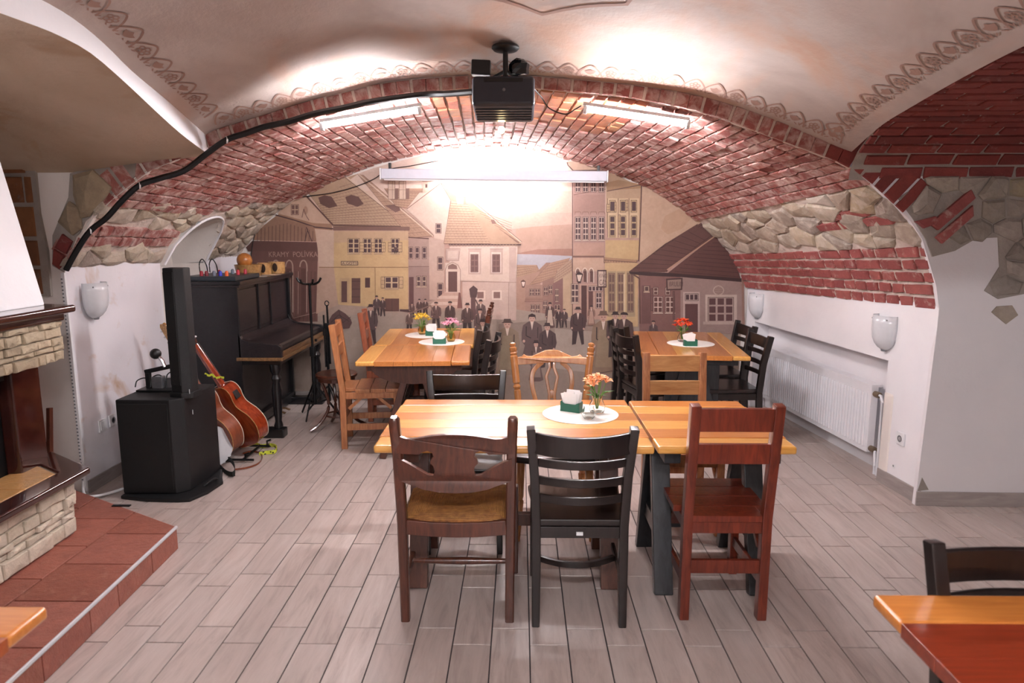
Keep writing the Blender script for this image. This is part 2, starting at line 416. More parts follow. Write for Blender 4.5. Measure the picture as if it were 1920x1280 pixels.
# ---- bricks and stones of the rear vault
CH = 0.0765; NC = int(LV / CH)
jobs = []
def zone(s, Y):
    sl = LV - s
    fr = (Y - 4.0) / 2.5
    if s < 0.385: return 'clean'
    if s < 0.83: return 'patch' if 0.56 < s < 0.66 and 4.15 < Y < 4.75 else 'stone'
    lo = 0.50 + 0.35 * max(0, (fr - 0.55) / 0.45)
    if sl < lo:
        if 0.16 < sl < 0.34 and Y < 5.15: return 'brick'
        return 'stone'
    if abs(s - LV * 0.47) < 0.62 and Y < 5.1: return 'orange'
    return 'brick'
for c in range(NC):
    s0 = c * CH; s1 = s0 + CH; Y = 3.9 - random.random() * 0.2
    while Y < Yb:
        L = random.choice((0.25, 0.25, 0.25, 0.13, 0.19)) if c > 4 else random.choice((0.12, 0.13, 0.25, 0.2, 0.13))
        a, b = Y, min(Y + L, Yb); Y += L
        x = vlt((s0 + s1) / 2, 4.0).x; a = max(a, Yf(x) + 0.002)
        if b - a < 0.035: continue
        zt = zone((s0 + s1) / 2, (a + b) / 2)
        if zt == 'stone': continue
        p = vlt((s0 + s1) / 2, (a + b) / 2)
        if in_niche(p, 0.03) or in_niche(vlt(s1, a), 0.01) or in_niche(vlt(s1, b), 0.01): continue
        g = 0.0068 if zt != 'clean' else 0.0105
        j = (lambda: random.uniform(-0.004, 0.004))
        poly = [(s0 + g + j(), a + g + j()), (s1 - g + j(), a + g + j()), (s1 - g + j(), b - g + j()), (s0 + g + j(), b - g + j())]
        size = (b - a) / (((a + b) / 2) ** 2)
        jobs.append((size, poly, zt, random.uniform(0.001, 0.013) if zt != 'clean' else random.uniform(0.0, 0.004)))
jobs.sort(key=lambda q: -q[0])
mats = {'clean': M_brick_cl, 'brick': M_brick, 'orange': M_brick_or, 'patch': M_brick_cl}
joined = {}
for k, (sz, poly, zt, h) in enumerate(jobs):
    if k < 300: piece(poly, vlt, -0.014, h, 0.006, 'brick', mats[zt], vault, rough=0.0025)
    else:
        m_, a_ = joined.setdefault(mats[zt].name, (MB(), [])); nf = _piece(m_, poly, vlt, -0.014, h, 0.006, rough=0.0025); a_ += [random.random()] * nf
for nm, (m_, a_) in joined.items(): tag(m_.build('brick_field', bpy.data.materials[nm], vault, attr=a_), kind='stuff')
def stone_ok(s, Y): return zone(s, Y) == 'stone' and not in_niche(vlt(s, Y), 0.06) and s < LV - 0.02
for poly in voronoi(0.375, 3.985, 0.84, Yb - 0.03, 0.15, 0.21, 0.006, stone_ok) + voronoi(LV - 0.86, 4.06, LV - 0.01, Yb - 0.03, 0.12, 0.17, 0.006, stone_ok):
    piece(poly, vlt, -0.02, random.uniform(0.002, 0.014), 0.02, 'stone', M_stone, vault, dome=0.012, rough=0.006)
# ---- side walls of the rear bay
RA, RB = V(2.435, Yf(2.435), 0), V(2.175, Yb, 0)
RD = (RB - RA).normalized(); RN = V(-RD.y, RD.x, 0)       # along the right wall, and into the room
def rw(t, z, d=0.0): p = RA + RD * t + RN * d; return V(p.x, p.y, z)
RL = (RB - RA).length
def rtop(t): return 1.20 - 0.075 * t / RL
T0, T1, NZ, ND = 0.42, 2.40, 0.815, -0.14
mb = MB()
def quad(mb, *p): mb.add(p, [(0, 1, 2, 3)])
nseg = 14
for k in range(nseg):
    a, b = RL * k / nseg, RL * (k + 1) / nseg
quad(mb, rw(0, 0), rw(T0, 0), rw(T0, rtop(T0)), rw(0, rtop(0)))
quad(mb, rw(T1, 0), rw(RL, 0), rw(RL, rtop(RL)), rw(T1, rtop(T1)))
quad(mb, rw(T0, NZ), rw(T1, NZ), rw(T1, rtop(T1)), rw(T0, rtop(T0)))
quad(mb, rw(T0, 0, ND), rw(T1, 0, ND), rw(T1, NZ, ND), rw(T0, NZ, ND))
quad(mb, rw(T0, NZ), rw(T1, NZ), rw(T1, NZ, ND), rw(T0, NZ, ND))
quad(mb, rw(T0, 0), rw(T0, 0, ND), rw(T0, NZ, ND), rw(T0, NZ)); quad(mb, rw(T1, 0), rw(T1, 0, ND), rw(T1, NZ, ND), rw(T1, NZ))
wall_r = tag(mb.build('wall_right', M_white), kind='structure', label='white side wall with the radiator recess')
wpt = [(RL * k / 26, rtop(RL * k / 26) + random.uniform(-0.012, 0.012) + (0.02 if k < 9 else 0.0)) for k in range(27)]
tag(MB().prism(wpt + [(RL, 0.95), (0, 0.95)], -0.01, 0.003, lambda a, b, h: rw(a, b, h)).build('trim_3', M_white), kind='structure', label='ragged white plaster edge under the right bricks')
tag(MB().box(0, 0, 0, 1, 1, 1, Matrix([[RD.x * T0, RN.x * 0.012, 0, RA.x], [RD.y * T0, RN.y * 0.012, 0, RA.y], [0, 0, 0.09, 0], [0, 0, 0, 1]])).build('baseboard_right', M_base, bevel=0.002), kind='structure')
LX = lambda Y: -2.745 + 0.045 * (Y - 4.09) / 2.46
mb = MB(); quad(mb, V(LX(4.09), 4.09, 0), V(LX(Yb), Yb, 0), V(LX(Yb), Yb, 0.95), V(LX(4.09), 4.09, 0.95))
quad(mb, V(LX(4.09), 4.09, 0.95), V(LX(NIY - NIR), NIY - NIR, 0.95), V(LX(5.15), NIY - NIR, 1.42), V(LX(4.09), 4.09, 1.42))
quad(mb, V(LX(NIY + NIR), NIY + NIR, 0.95), V(LX(Yb), Yb, 0.95), V(LX(Yb), Yb, 1.42), V(LX(5.85), NIY + NIR, 1.42))
tag(mb.build('wall_left', M_whiteL), kind='structure', label='white side wall behind the speaker and piano')
wpt = [(4.09 + 1.06 * k / 12, 1.425 + random.uniform(-0.012, 0.012)) for k in range(13)]
tag(MB().prism(wpt + [(5.15, 1.2), (4.09, 1.2)], -0.01, 0.003, lambda a, b, h: V(LX(a) + h, a, b)).build('trim_4', M_whiteL), kind='structure')
tag(MB().box(0, 4.10, 0, 0.012, 5.2, 0.085, Matrix.Translation((-2.742, 0, 0))).build('baseboard_left', M_base, bevel=0.002), kind='structure')
# ---- the face around the arch (front of the piers)
Fp = lambda x, z, h=0.0: V(x, Yf(x) - h, z)
def face_part(name, poly, mat): return tag(MB().prism(poly, 0.0, -0.03, lambda a, b, h: Fp(a, b, h)).build(name, mat), kind='structure')
ar_r = [(2.403, 0)] + [p for p in reversed(ARR) if p[0] > 1.86]
face_part('wall_front_right', ar_r + [(1.86, 2.75), (4.2, 2.75), (4.2, 0)], m_plaster('grey_white_plaster', 'dddadd', 'e6e3e5', 1.2, 0.8, 0.1))
ar_l = [(-2.745, 0)] + [p for p in ARR if p[0] < -1.83]
face_part('wall_front_left', ar_l + [(-1.83, 2.16), (-1.83, 2.75), (-4.6, 2.75), (-4.6, 0)], M_cream)
top = [p for p in ARR if -1.83 < p[0] < 1.86]
ring = face_part('wall_arch_ring', [(-1.83, 2.125)] + top + [(1.86, 2.0), (1.86, 2.75), (-1.83, 2.75)], M_mortar)
tag(MB().prism([(2.403, 0), (4.2, 0), (4.2, 0.088), (2.403, 0.088)], 0, 0.012, Fp).build('baseboard_pier', M_base, bevel=0.002), kind='structure')
# header bricks of the arch ring
DA, _ = resample(ARR, 400)
s = 0.0; k = 0
ringpts = [p for p in DA if -2.75 < p[0]]
def nrm(i):
    a, b = DA[max(0, i - 4)], DA[min(400, i + 4)]; dx, dz = b[0] - a[0], b[1] - a[1]; L = math.hypot(dx, dz); return -dz / L, dx / L
def ring_height(x, z):
    if x < -1.86: return None
    if x > 1.80: return None
    for a, b in zip(PLA, PLA[1:]):
        if a[0] <= x <= b[0]: return a[1] + (b[1] - a[1]) * (x - a[0]) / (b[0] - a[0]) - z
    return 0.06
step = 400 * 0.082 / LF; i = 0.0
while i < 398:
    i0, i1 = int(i), min(400, int(i + step * 0.86)); a, b = DA[i0], DA[i1]; i += step
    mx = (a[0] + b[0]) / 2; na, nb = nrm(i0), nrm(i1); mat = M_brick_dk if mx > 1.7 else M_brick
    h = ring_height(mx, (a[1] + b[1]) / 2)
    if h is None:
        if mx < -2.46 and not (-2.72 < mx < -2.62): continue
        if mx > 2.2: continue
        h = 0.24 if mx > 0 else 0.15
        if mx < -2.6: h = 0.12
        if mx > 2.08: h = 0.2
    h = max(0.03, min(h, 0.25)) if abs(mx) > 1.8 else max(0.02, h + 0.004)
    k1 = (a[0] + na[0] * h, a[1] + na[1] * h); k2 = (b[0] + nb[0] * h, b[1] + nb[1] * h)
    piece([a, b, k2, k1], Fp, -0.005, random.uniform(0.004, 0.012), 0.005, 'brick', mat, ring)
# stone rubble on both piers
RST = [(2.36, 1.50), (2.484, 1.534), (2.598, 1.604), (2.718, 1.61), (2.745, 1.444), (2.675, 1.306), (2.757, 1.259), (2.906, 1.29), (3.2, 1.32), (3.6, 1.25), (3.6, 1.98), (2.835, 1.98), (2.473, 1.985), (2.32, 1.95), (2.14, 1.83), (2.23, 1.72), (2.315, 1.60)]
rub = tag(MB().prism(RST, 0.0, 0.008, Fp).build('trim_5', M_grey_mortar), kind='structure', label='grey mortar bed of the exposed stones on the right pier')
for poly in voronoi(2.1, 1.24, 3.55, 1.95, 0.13, 0.11, 0.006, lambda x, z: in_poly(x, z, RST) and in_poly(x - 0.045, z, RST) and in_poly(x, z - 0.035, RST) and in_poly(x, z + 0.03, RST) and not in_poly(x, z, [(2.22, 1.66), (2.36, 1.55), (2.62, 1.72), (2.58, 1.92), (2.45, 1.92)])):
    piece(poly, Fp, 0.0, random.uniform(0.015, 0.035), 0.02, 'stone', M_stone_dk, rub, dome=0.012, rough=0.006)
for p in ([(2.24, 1.70), (2.29, 1.66), (2.39, 1.70), (2.35, 1.73)], [(2.32, 1.685), (2.37, 1.65), (2.56, 1.83), (2.53, 1.88)], [(2.36, 1.61), (2.40, 1.575), (2.56, 1.73), (2.55, 1.79)]):
    piece(p, Fp, 0.0, 0.03, 0.008, 'brick', M_brick_cl, rub, rough=0.003)
pent = tag(MB().prism([(2.729, 1.182), (2.756, 1.216), (2.841, 1.222), (2.881, 1.166), (2.819, 1.113)], -0.001, 0.006, Fp).build('trim_6', M_stone_dk), kind='structure', label='single bare stone showing through the right pier plaster')
tag(MB().prism([(2.41, 0.09), (2.475, 0.10), (2.43, 0.175)], -0.001, 0.004, Fp).build('trim_7', M_grey_mortar), kind='structure', label='chipped plaster corner low on the right pier')
M_stone_lf = m_brick('tan_rubble_stone', ['a39178', '94836e', 'ad9c80'], '857868', 0.4, 0.9)
LST = [(-2.742, 1.40), (-2.81, 1.44), (-2.79, 1.62), (-2.67, 1.842), (-2.646, 1.98), (-2.487, 2.022), (-2.325, 2.071), (-2.24, 2.06), (-2.26, 1.96), (-2.44, 1.84), (-2.56, 1.72), (-2.65, 1.60)]
rubl = tag(MB().prism(LST, 0.0, 0.008, Fp).build('trim_8', M_grey_mortar), kind='structure', label='broken plaster edge with stones left of the brick arch')
for p in ([(-2.60, 1.72), (-2.55, 1.73), (-2.43, 1.85), (-2.40, 1.90), (-2.50, 2.0), (-2.62, 1.97), (-2.63, 1.85)], [(-2.66, 1.62), (-2.60, 1.66), (-2.60, 1.78), (-2.66, 1.82), (-2.74, 1.70)]):
    piece(p, Fp, 0.0, 0.045, 0.03, 'stone', M_stone_lf, rubl, dome=0.02, rough=0.006)
for p in ([(-2.76, 1.42), (-2.72, 1.50), (-2.78, 1.54), (-2.80, 1.45)], [(-2.71, 1.51), (-2.665, 1.585), (-2.72, 1.63), (-2.775, 1.55)]):
    piece(p, Fp, 0.0, 0.03, 0.008, 'brick', M_brick_dk, rubl, rough=0.003)
# ---- middle plastered vault, side bays
YM = 2.45
def lerp_tab(tab, x):
    if x <= tab[0][0]: return tab[0][1]
    for a, b in zip(tab, tab[1:]):
        if a[0] <= x <= b[0]: return a[1] + (b[1] - a[1]) * (x - a[0]) / (b[0] - a[0])
    return tab[-1][1]
LOW = [(2.45, 2.392), (2.62, 2.40), (2.80, 2.405), (3.02, 2.388), (3.27, 2.318), (3.56, 2.222), (3.80, 2.150), (4.09, 2.085)]       # left arris
UPP = [(2.45, 2.475), (2.63, 2.474), (2.80, 2.472), (2.96, 2.455), (3.14, 2.412), (3.34, 2.345), (3.67, 2.265), (4.09, 2.150)]       # plaster above the white strip
RGT = [(2.45, 2.33), (2.684, 2.325), (3.05, 2.286), (3.449, 2.228), (3.69, 2.185), (4.0, 2.085)]
sm = lambda tab: [(p.x, p.y) for p in smooth_pts([(a, b, 0) for a, b in tab], 6)]
LOW, UPP, RGT, PL2 = sm(LOW), sm(UPP), sm(RGT), sm(PLA)
mir = lambda Y: Y if Y >= YM else 2 * YM - Y
XL, XR = -1.82, 1.86
def sail(x, Y):
    """height of the middle vault"""
    u = (x - XL) / (XR - XL); y1 = Yf(x); y0 = 2 * YM - y1; v = (Y - y0) / (y1 - y0); u = min(1, max(0, u)); v = min(1, max(0, v))
    e = lerp_tab(PL2, x); l = lerp_tab(UPP, mir(Y)); r = lerp_tab(RGT, mir(Y)); c0, c1 = 2.150, 2.085
    return e + l * (1 - u) + r * u - (c0 * (1 - u) + c1 * u)
mb = MB(); n, m = 48, 48
for i in range(n + 1):
    for j in range(m + 1):
        x = XL + (XR - XL) * i / n; y1 = Yf(x); Y = (2 * YM - y1) + (2 * y1 - 2 * YM) * j / m
        mb.v.append(V(x, Y, sail(x, Y)))
mb.f = [(i * (m + 1) + j, (i + 1) * (m + 1) + j, (i + 1) * (m + 1) + j + 1, i * (m + 1) + j + 1) for i in range(n) for j in range(m)]
ceil = tag(mb.build('ceiling', M_ceil, smooth=True), kind='structure', label='plastered vault with a stencilled border')
YS = [YM + (4.09 - YM) * k / 20 for k in range(21)]; YS = [2 * YM - y for y in reversed(YS[1:])] + YS
mb = MB(); mb.v = [q for y in YS for q in (V(XL, y, lerp_tab(LOW, mir(y))), V(XL, y, sail(XL, y) + 0.004))]
mb.f = [(2 * k, 2 * k + 2, 2 * k + 3, 2 * k + 1) for k in range(len(YS) - 1)]
tag(mb.build('trim_9', M_white), kind='structure', label='white painted edge strip of the left arch')
mb = MB(); xs = [XL, -2.2, -2.6, -3.0, -3.6, -4.6]
for x in xs:
    for y in YS:
        z = lerp_tab(LOW, mir(y)); dd = (4.09 - mir(y)); z -= 0.10 * min(1, max(0, (-1.9 - x) / 0.6)) * max(0, 1 - dd / 0.5) ** 2
        mb.v.append(V(x, y, z))
K = len(YS); mb.f = [(i * K + j, (i + 1) * K + j, (i + 1) * K + j + 1, i * K + j + 1) for i in range(len(xs) - 1) for j in range(K - 1)]
tag(mb.build('ceiling_left_bay', M_tan, smooth=True), kind='structure', label='tan plastered vault over the fireplace')
# right bay: brick barrel with its axis along X
RB_ = [(3.985, 1.93), (3.972, 1.985), (3.92, 2.06), (3.82, 2.125), (3.69, 2.182), (3.449, 2.226), (3.05, 2.282), (2.684, 2.32), (2.45, 2.325), (2.2, 2.32), (1.85, 2.28), (1.45, 2.22), (1.2, 2.17), (1.09, 2.10), (0.95, 1.9)]
RBp, RBL = resample(RB_, 200)
def rbay(x, s, h=0.0):
    u = max(0, min(199.9, s / RBL * 200)); i = int(u); f = u - i; a, b = RBp[i], RBp[i + 1]
    y = a[0] + (b[0] - a[0]) * f; z = a[1] + (b[1] - a[1]) * f; dy, dz = b[0] - a[0], b[1] - a[1]; L = math.hypot(dy, dz)
    y += (dz / L) * -h; z += (dy / L) * h
    return V(x, y - 0.022 * (x - 1.9) * (1 if y > YM else 0), z)
mb = MB(); xs = [1.86, 2.6, 3.4, 4.2]
for x in xs:
    for k in range(61): mb.v.append(rbay(x, RBL * k / 60, -0.008))
mb.f = [(i * 61 + j, (i + 1) * 61 + j, (i + 1) * 61 + j + 1, i * 61 + j + 1) for i in range(3) for j in range(60)]
rbv = tag(mb.build('ceiling_right_bay', M_grey_mortar, smooth=True), kind='structure', label='dark red brick vault over the right side bay')
s = 0.0; row = 0
while s < RBL * 0.62:
    x = 1.862 + (0.0 if row % 2 else 0.11) - 0.2; 
    while x < 4.15:
        L = random.choice((0.25, 0.25, 0.27, 0.24)); a, b = max(x, 1.862), x + L; x += L
        if b - a < 0.03: continue
        xl = 1.86 if s > 0.15 else 1.90 + (0.15 - s) * 1.6
        if (a + b) / 2 < xl: continue
        j = lambda: random.uniform(-0.004, 0.004)
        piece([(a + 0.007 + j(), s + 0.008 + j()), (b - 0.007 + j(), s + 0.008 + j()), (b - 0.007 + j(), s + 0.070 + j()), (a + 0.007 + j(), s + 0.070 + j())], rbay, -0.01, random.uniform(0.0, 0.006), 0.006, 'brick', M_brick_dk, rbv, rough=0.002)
    s += 0.078; row += 1
# exposed blocks on the wall behind the hood
LBK = [(-3.35, 2.30), (-3.025, 2.267), (-2.905, 2.222), (-2.842, 2.171), (-2.846, 1.965), (-2.848, 1.749), (-2.824, 1.53), (-2.831, 1.258), (-3.35, 1.25)]
lb = tag(MB().prism(LBK, 0.0, -0.02, lambda a, b, h: Fp(a, b, -h + 0.0)).build('trim_10', M_grey_mortar), kind='structure', label='exposed brown blocks behind the chimney hood')
z = 1.26; row = 0
while z < 2.2:
    hgt = random.choice((0.13, 0.17, 0.2)); x = -3.34 + (0.1 if row % 2 else 0)
    while x < -2.86:
        L = random.uniform(0.13, 0.28); b = min(x + L, -2.868)
        if b - x > 0.05 and in_poly(b - 0.02, z + hgt * .8, LBK): piece([(x + .008, z + .01), (b - .006, z + .012), (b - .008, z + hgt - .01), (x + .006, z + hgt - .008)], Fp, 0.01, random.uniform(0.024, 0.034), 0.012, 'block', M_block, lb, rough=0.004)
        x += L
    z += hgt; row += 1
# ---- unseen rest of the room behind the camera
sh = MB(); quad(sh, V(-4.6, -3.2, 0), V(-4.6, 4.2, 0), V(-4.6, 4.2, 2.6), V(-4.6, -3.2, 2.6)); tag(sh.build('wall_far_left', M_cream), kind='structure')
sh = MB(); quad(sh, V(4.2, -3.2, 0), V(4.2, 4.2, 0), V(4.2, 4.2, 2.6), V(4.2, -3.2, 2.6)); tag(sh.build('wall_far_right', M_cream), kind='structure')
sh = MB(); quad(sh, V(-4.6, -3.2, 0), V(4.2, -3.2, 0), V(4.2, -3.2, 2.6), V(-4.6, -3.2, 2.6)); tag(sh.build('wall_front', M_cream), kind='structure')
sh = MB(); quad(sh, V(-4.6, -3.2, 2.45), V(4.2, -3.2, 2.45), V(4.2, 0.95, 2.45), V(-4.6, 0.95, 2.45)); tag(sh.build('ceiling_front_bay', M_ceil), kind='structure')
sh = MB()  # unseen cross arch, lowered to keep the room tubes' light off the middle vault
quad(sh, V(-1.83, 0.85, 2.22), V(1.86, 0.85, 2.22), V(1.86, 0.85, 2.75), V(-1.83, 0.85, 2.75))
quad(sh, V(-4.6, 0.85, 2.0), V(-1.83, 0.85, 2.0), V(-1.83, 0.85, 2.75), V(-4.6, 0.85, 2.75)); quad(sh, V(1.86, 0.85, 1.9), V(4.2, 0.85, 1.9), V(4.2, 0.85, 2.75), V(1.86, 0.85, 2.75))
tag(sh.build('wall_cross_baffle', M_cream), kind='structure')
# ---- stencilled border on the plaster
M_sten = m_plaster('stencil_paint', '8f7064', 'a07f72', 3, 0.85, 0.05)
st = MB()
def ribbon(pts, wd, f):
    P = [Vector((a, b, 0)) for a, b in pts]; vs = []
    for i, p in enumerate(P):
        t = P[min(i + 1, len(P) - 1)] - P[max(0, i - 1)]; t.normalize(); nn = V(-t.y, t.x, 0) * wd / 2
        vs += [f(p.x + nn.x, p.y + nn.y), f(p.x - nn.x, p.y - nn.y)]
    st.add(vs, [(2 * i, 2 * i + 1, 2 * i + 3, 2 * i + 2) for i in range(len(P) - 1)])
def motif(f, k):
    """one ogee arch with a leaf or a flower, in a cell 1 wide and 1 high"""
    L = [(-0.62, 0.0), (-0.50, 0.35), (-0.28, 0.70), (0.0, 0.92), (0.28, 0.70), (0.50, 0.35), (0.62, 0.0)]
    L = [(p.x, p.y) for p in smooth_pts([(a, b, 0) for a, b in L], 3)]; ribbon(L, 0.085, f)
    if k % 2: 
        for t in range(5):
            a = PI / 2 + t * 2 * PI / 5; c = [(0.16 * math.cos(a) + 0.10 * math.cos(b), 0.38 + 0.16 * math.sin(a) + 0.10 * math.sin(b)) for b in [q * PI / 3 for q in range(7)]]; ribbon(c, 0.07, f)
    else:
        vs = [f(a, b) for a, b in ((0, .62), (-.12, .5), (-.28, .48), (-.2, .32), (-.06, .2), (.06, .2), (.2, .32), (.28, .48), (.12, .5))]; st.add(vs, [tuple(range(9))])
    for q in (-1, 1): ribbon([(0.10 * q, 0.12), (0.26 * q, 0.0)], 0.06, f); ribbon([(0.30 * q, 0.2), (0.40 * q, 0.05)], 0.05, f)
def sP(x, Y): return V(x, Y, sail(x, Y) - 0.0025)
pr = [p for p in PL2 if -1.74 < p[0] < 1.78]; tot = 0; D = [0]
for a, b in zip(pr, pr[1:]): tot += math.hypot(b[0] - a[0], b[1] - a[1]); D.append(tot)
NM = 31; wm = tot / NM
for k in range(NM):
    d = (k + 0.5) * wm; i = max(j for j in range(len(D)) if D[j] <= d); i = min(i, len(pr) - 2); t = (d - D[i]) / (D[i + 1] - D[i]); x = pr[i][0] + (pr[i + 1][0] - pr[i][0]) * t
    cs = (pr[i + 1][0] - pr[i][0]) / (D[i + 1] - D[i])
    motif(lambda a, b, x=x, cs=cs: sP(x + a * wm * cs, Yf(x) - 0.05 - b * 0.115), k)
for k in range(22):
    Y = 3.93 - 0.03 - (k + 0.5) * 0.118
    motif(lambda a, b, Y=Y: sP(XR - 0.10 - b * 0.12, Y + a * 0.118), k)
    motif(lambda a, b, Y=Y: sP(XL + 0.06 + b * 0.12, Y + a * 0.118), k)
RC = (0.10, 2.90)
for k in range(8):
    a0 = k * PI / 4 + PI / 2 
    f = lambda a, b, a0=a0: sP(RC[0] + b * math.cos(a0) - a * math.sin(a0), RC[1] + b * math.sin(a0) + a * math.cos(a0))
    ribbon([(-0.20, 0.42), (-0.1, 0.47), (0.0, 0.53), (0.1, 0.47), (0.20, 0.42)], 0.022, f)
    ribbon([(-0.16, 0.22), (-0.08, 0.33), (0, 0.40), (0.08, 0.33), (0.16, 0.22)], 0.02, f)
tag(st.build('stencil_border', M_sten, ceil), kind='stuff', label='brown stencilled border of pointed arches and leaves')
# ---- tubes of light
M_tube_a = m_emit('tube_light_arch', LAMP, E_ARCH); M_tube_m = m_emit('tube_light_mural', LAMP, E_MURAL); M_tube_r = m_emit('tube_light_room', LAMP, E_ROOM)
M_wplast = m_plain('white_plastic', 'e8e8ea', 0.35, var=0.03)
def tube_lamp(a, b, up, mat, label, r=0.013):
    a, b = Vector(a), Vector(b); c = (a + b) / 2; o = empty('tube_light', c, label=label, cat='light', group='fluorescent tube lights on the vault' if mat is M_tube_a else None)
    d = (b - a).normalized(); up = Vector(up)
    MB().tube([a - c + d * 0.02, b - c - d * 0.02], r, 12).build('tube', mat, o, smooth=True)
    h = MB(); h.beam(a - c + up * 0.028, b - c + up * 0.028, 0.045, 0.02, up); h.build('housing', M_wplast, o, bevel=0.003)
    for q, s_ in ((a, 1), (b, -1)): MB().beam(q - c, q - c + d * 0.02 * s_, 0.03, 0.05, up).build('end_cap', M_wplast, o, bevel=0.003)
    return o
tube_lamp((-1.165, 4.10, 2.245), (-0.575, 4.09, 2.335), (0.17, 0, 1), M_tube_a, 'glowing white tube light on the vault left of the projector')
tube_lamp((0.36, 4.075, 2.335), (0.965, 4.06, 2.245), (-0.17, 0, 1), M_tube_a, 'glowing white tube light on the vault right of the projector')
tube_lamp((-0.75, 6.42, 2.29), (0.25, 6.42, 2.29), (0, 0, 1), M_tube_m, 'glowing white tube light above the mural behind the screen case')
tube_lamp((-0.6, 0.2, 2.40), (0.6, 0.2, 2.40), (0, 0, 1), M_tube_r, 'white tube light on the ceiling behind the camera, nearer one')
tube_lamp((-0.6, -1.8, 2.40), (0.6, -1.8, 2.40), (0, 0, 1), M_tube_r, 'white tube light on the ceiling behind the camera, farther one')
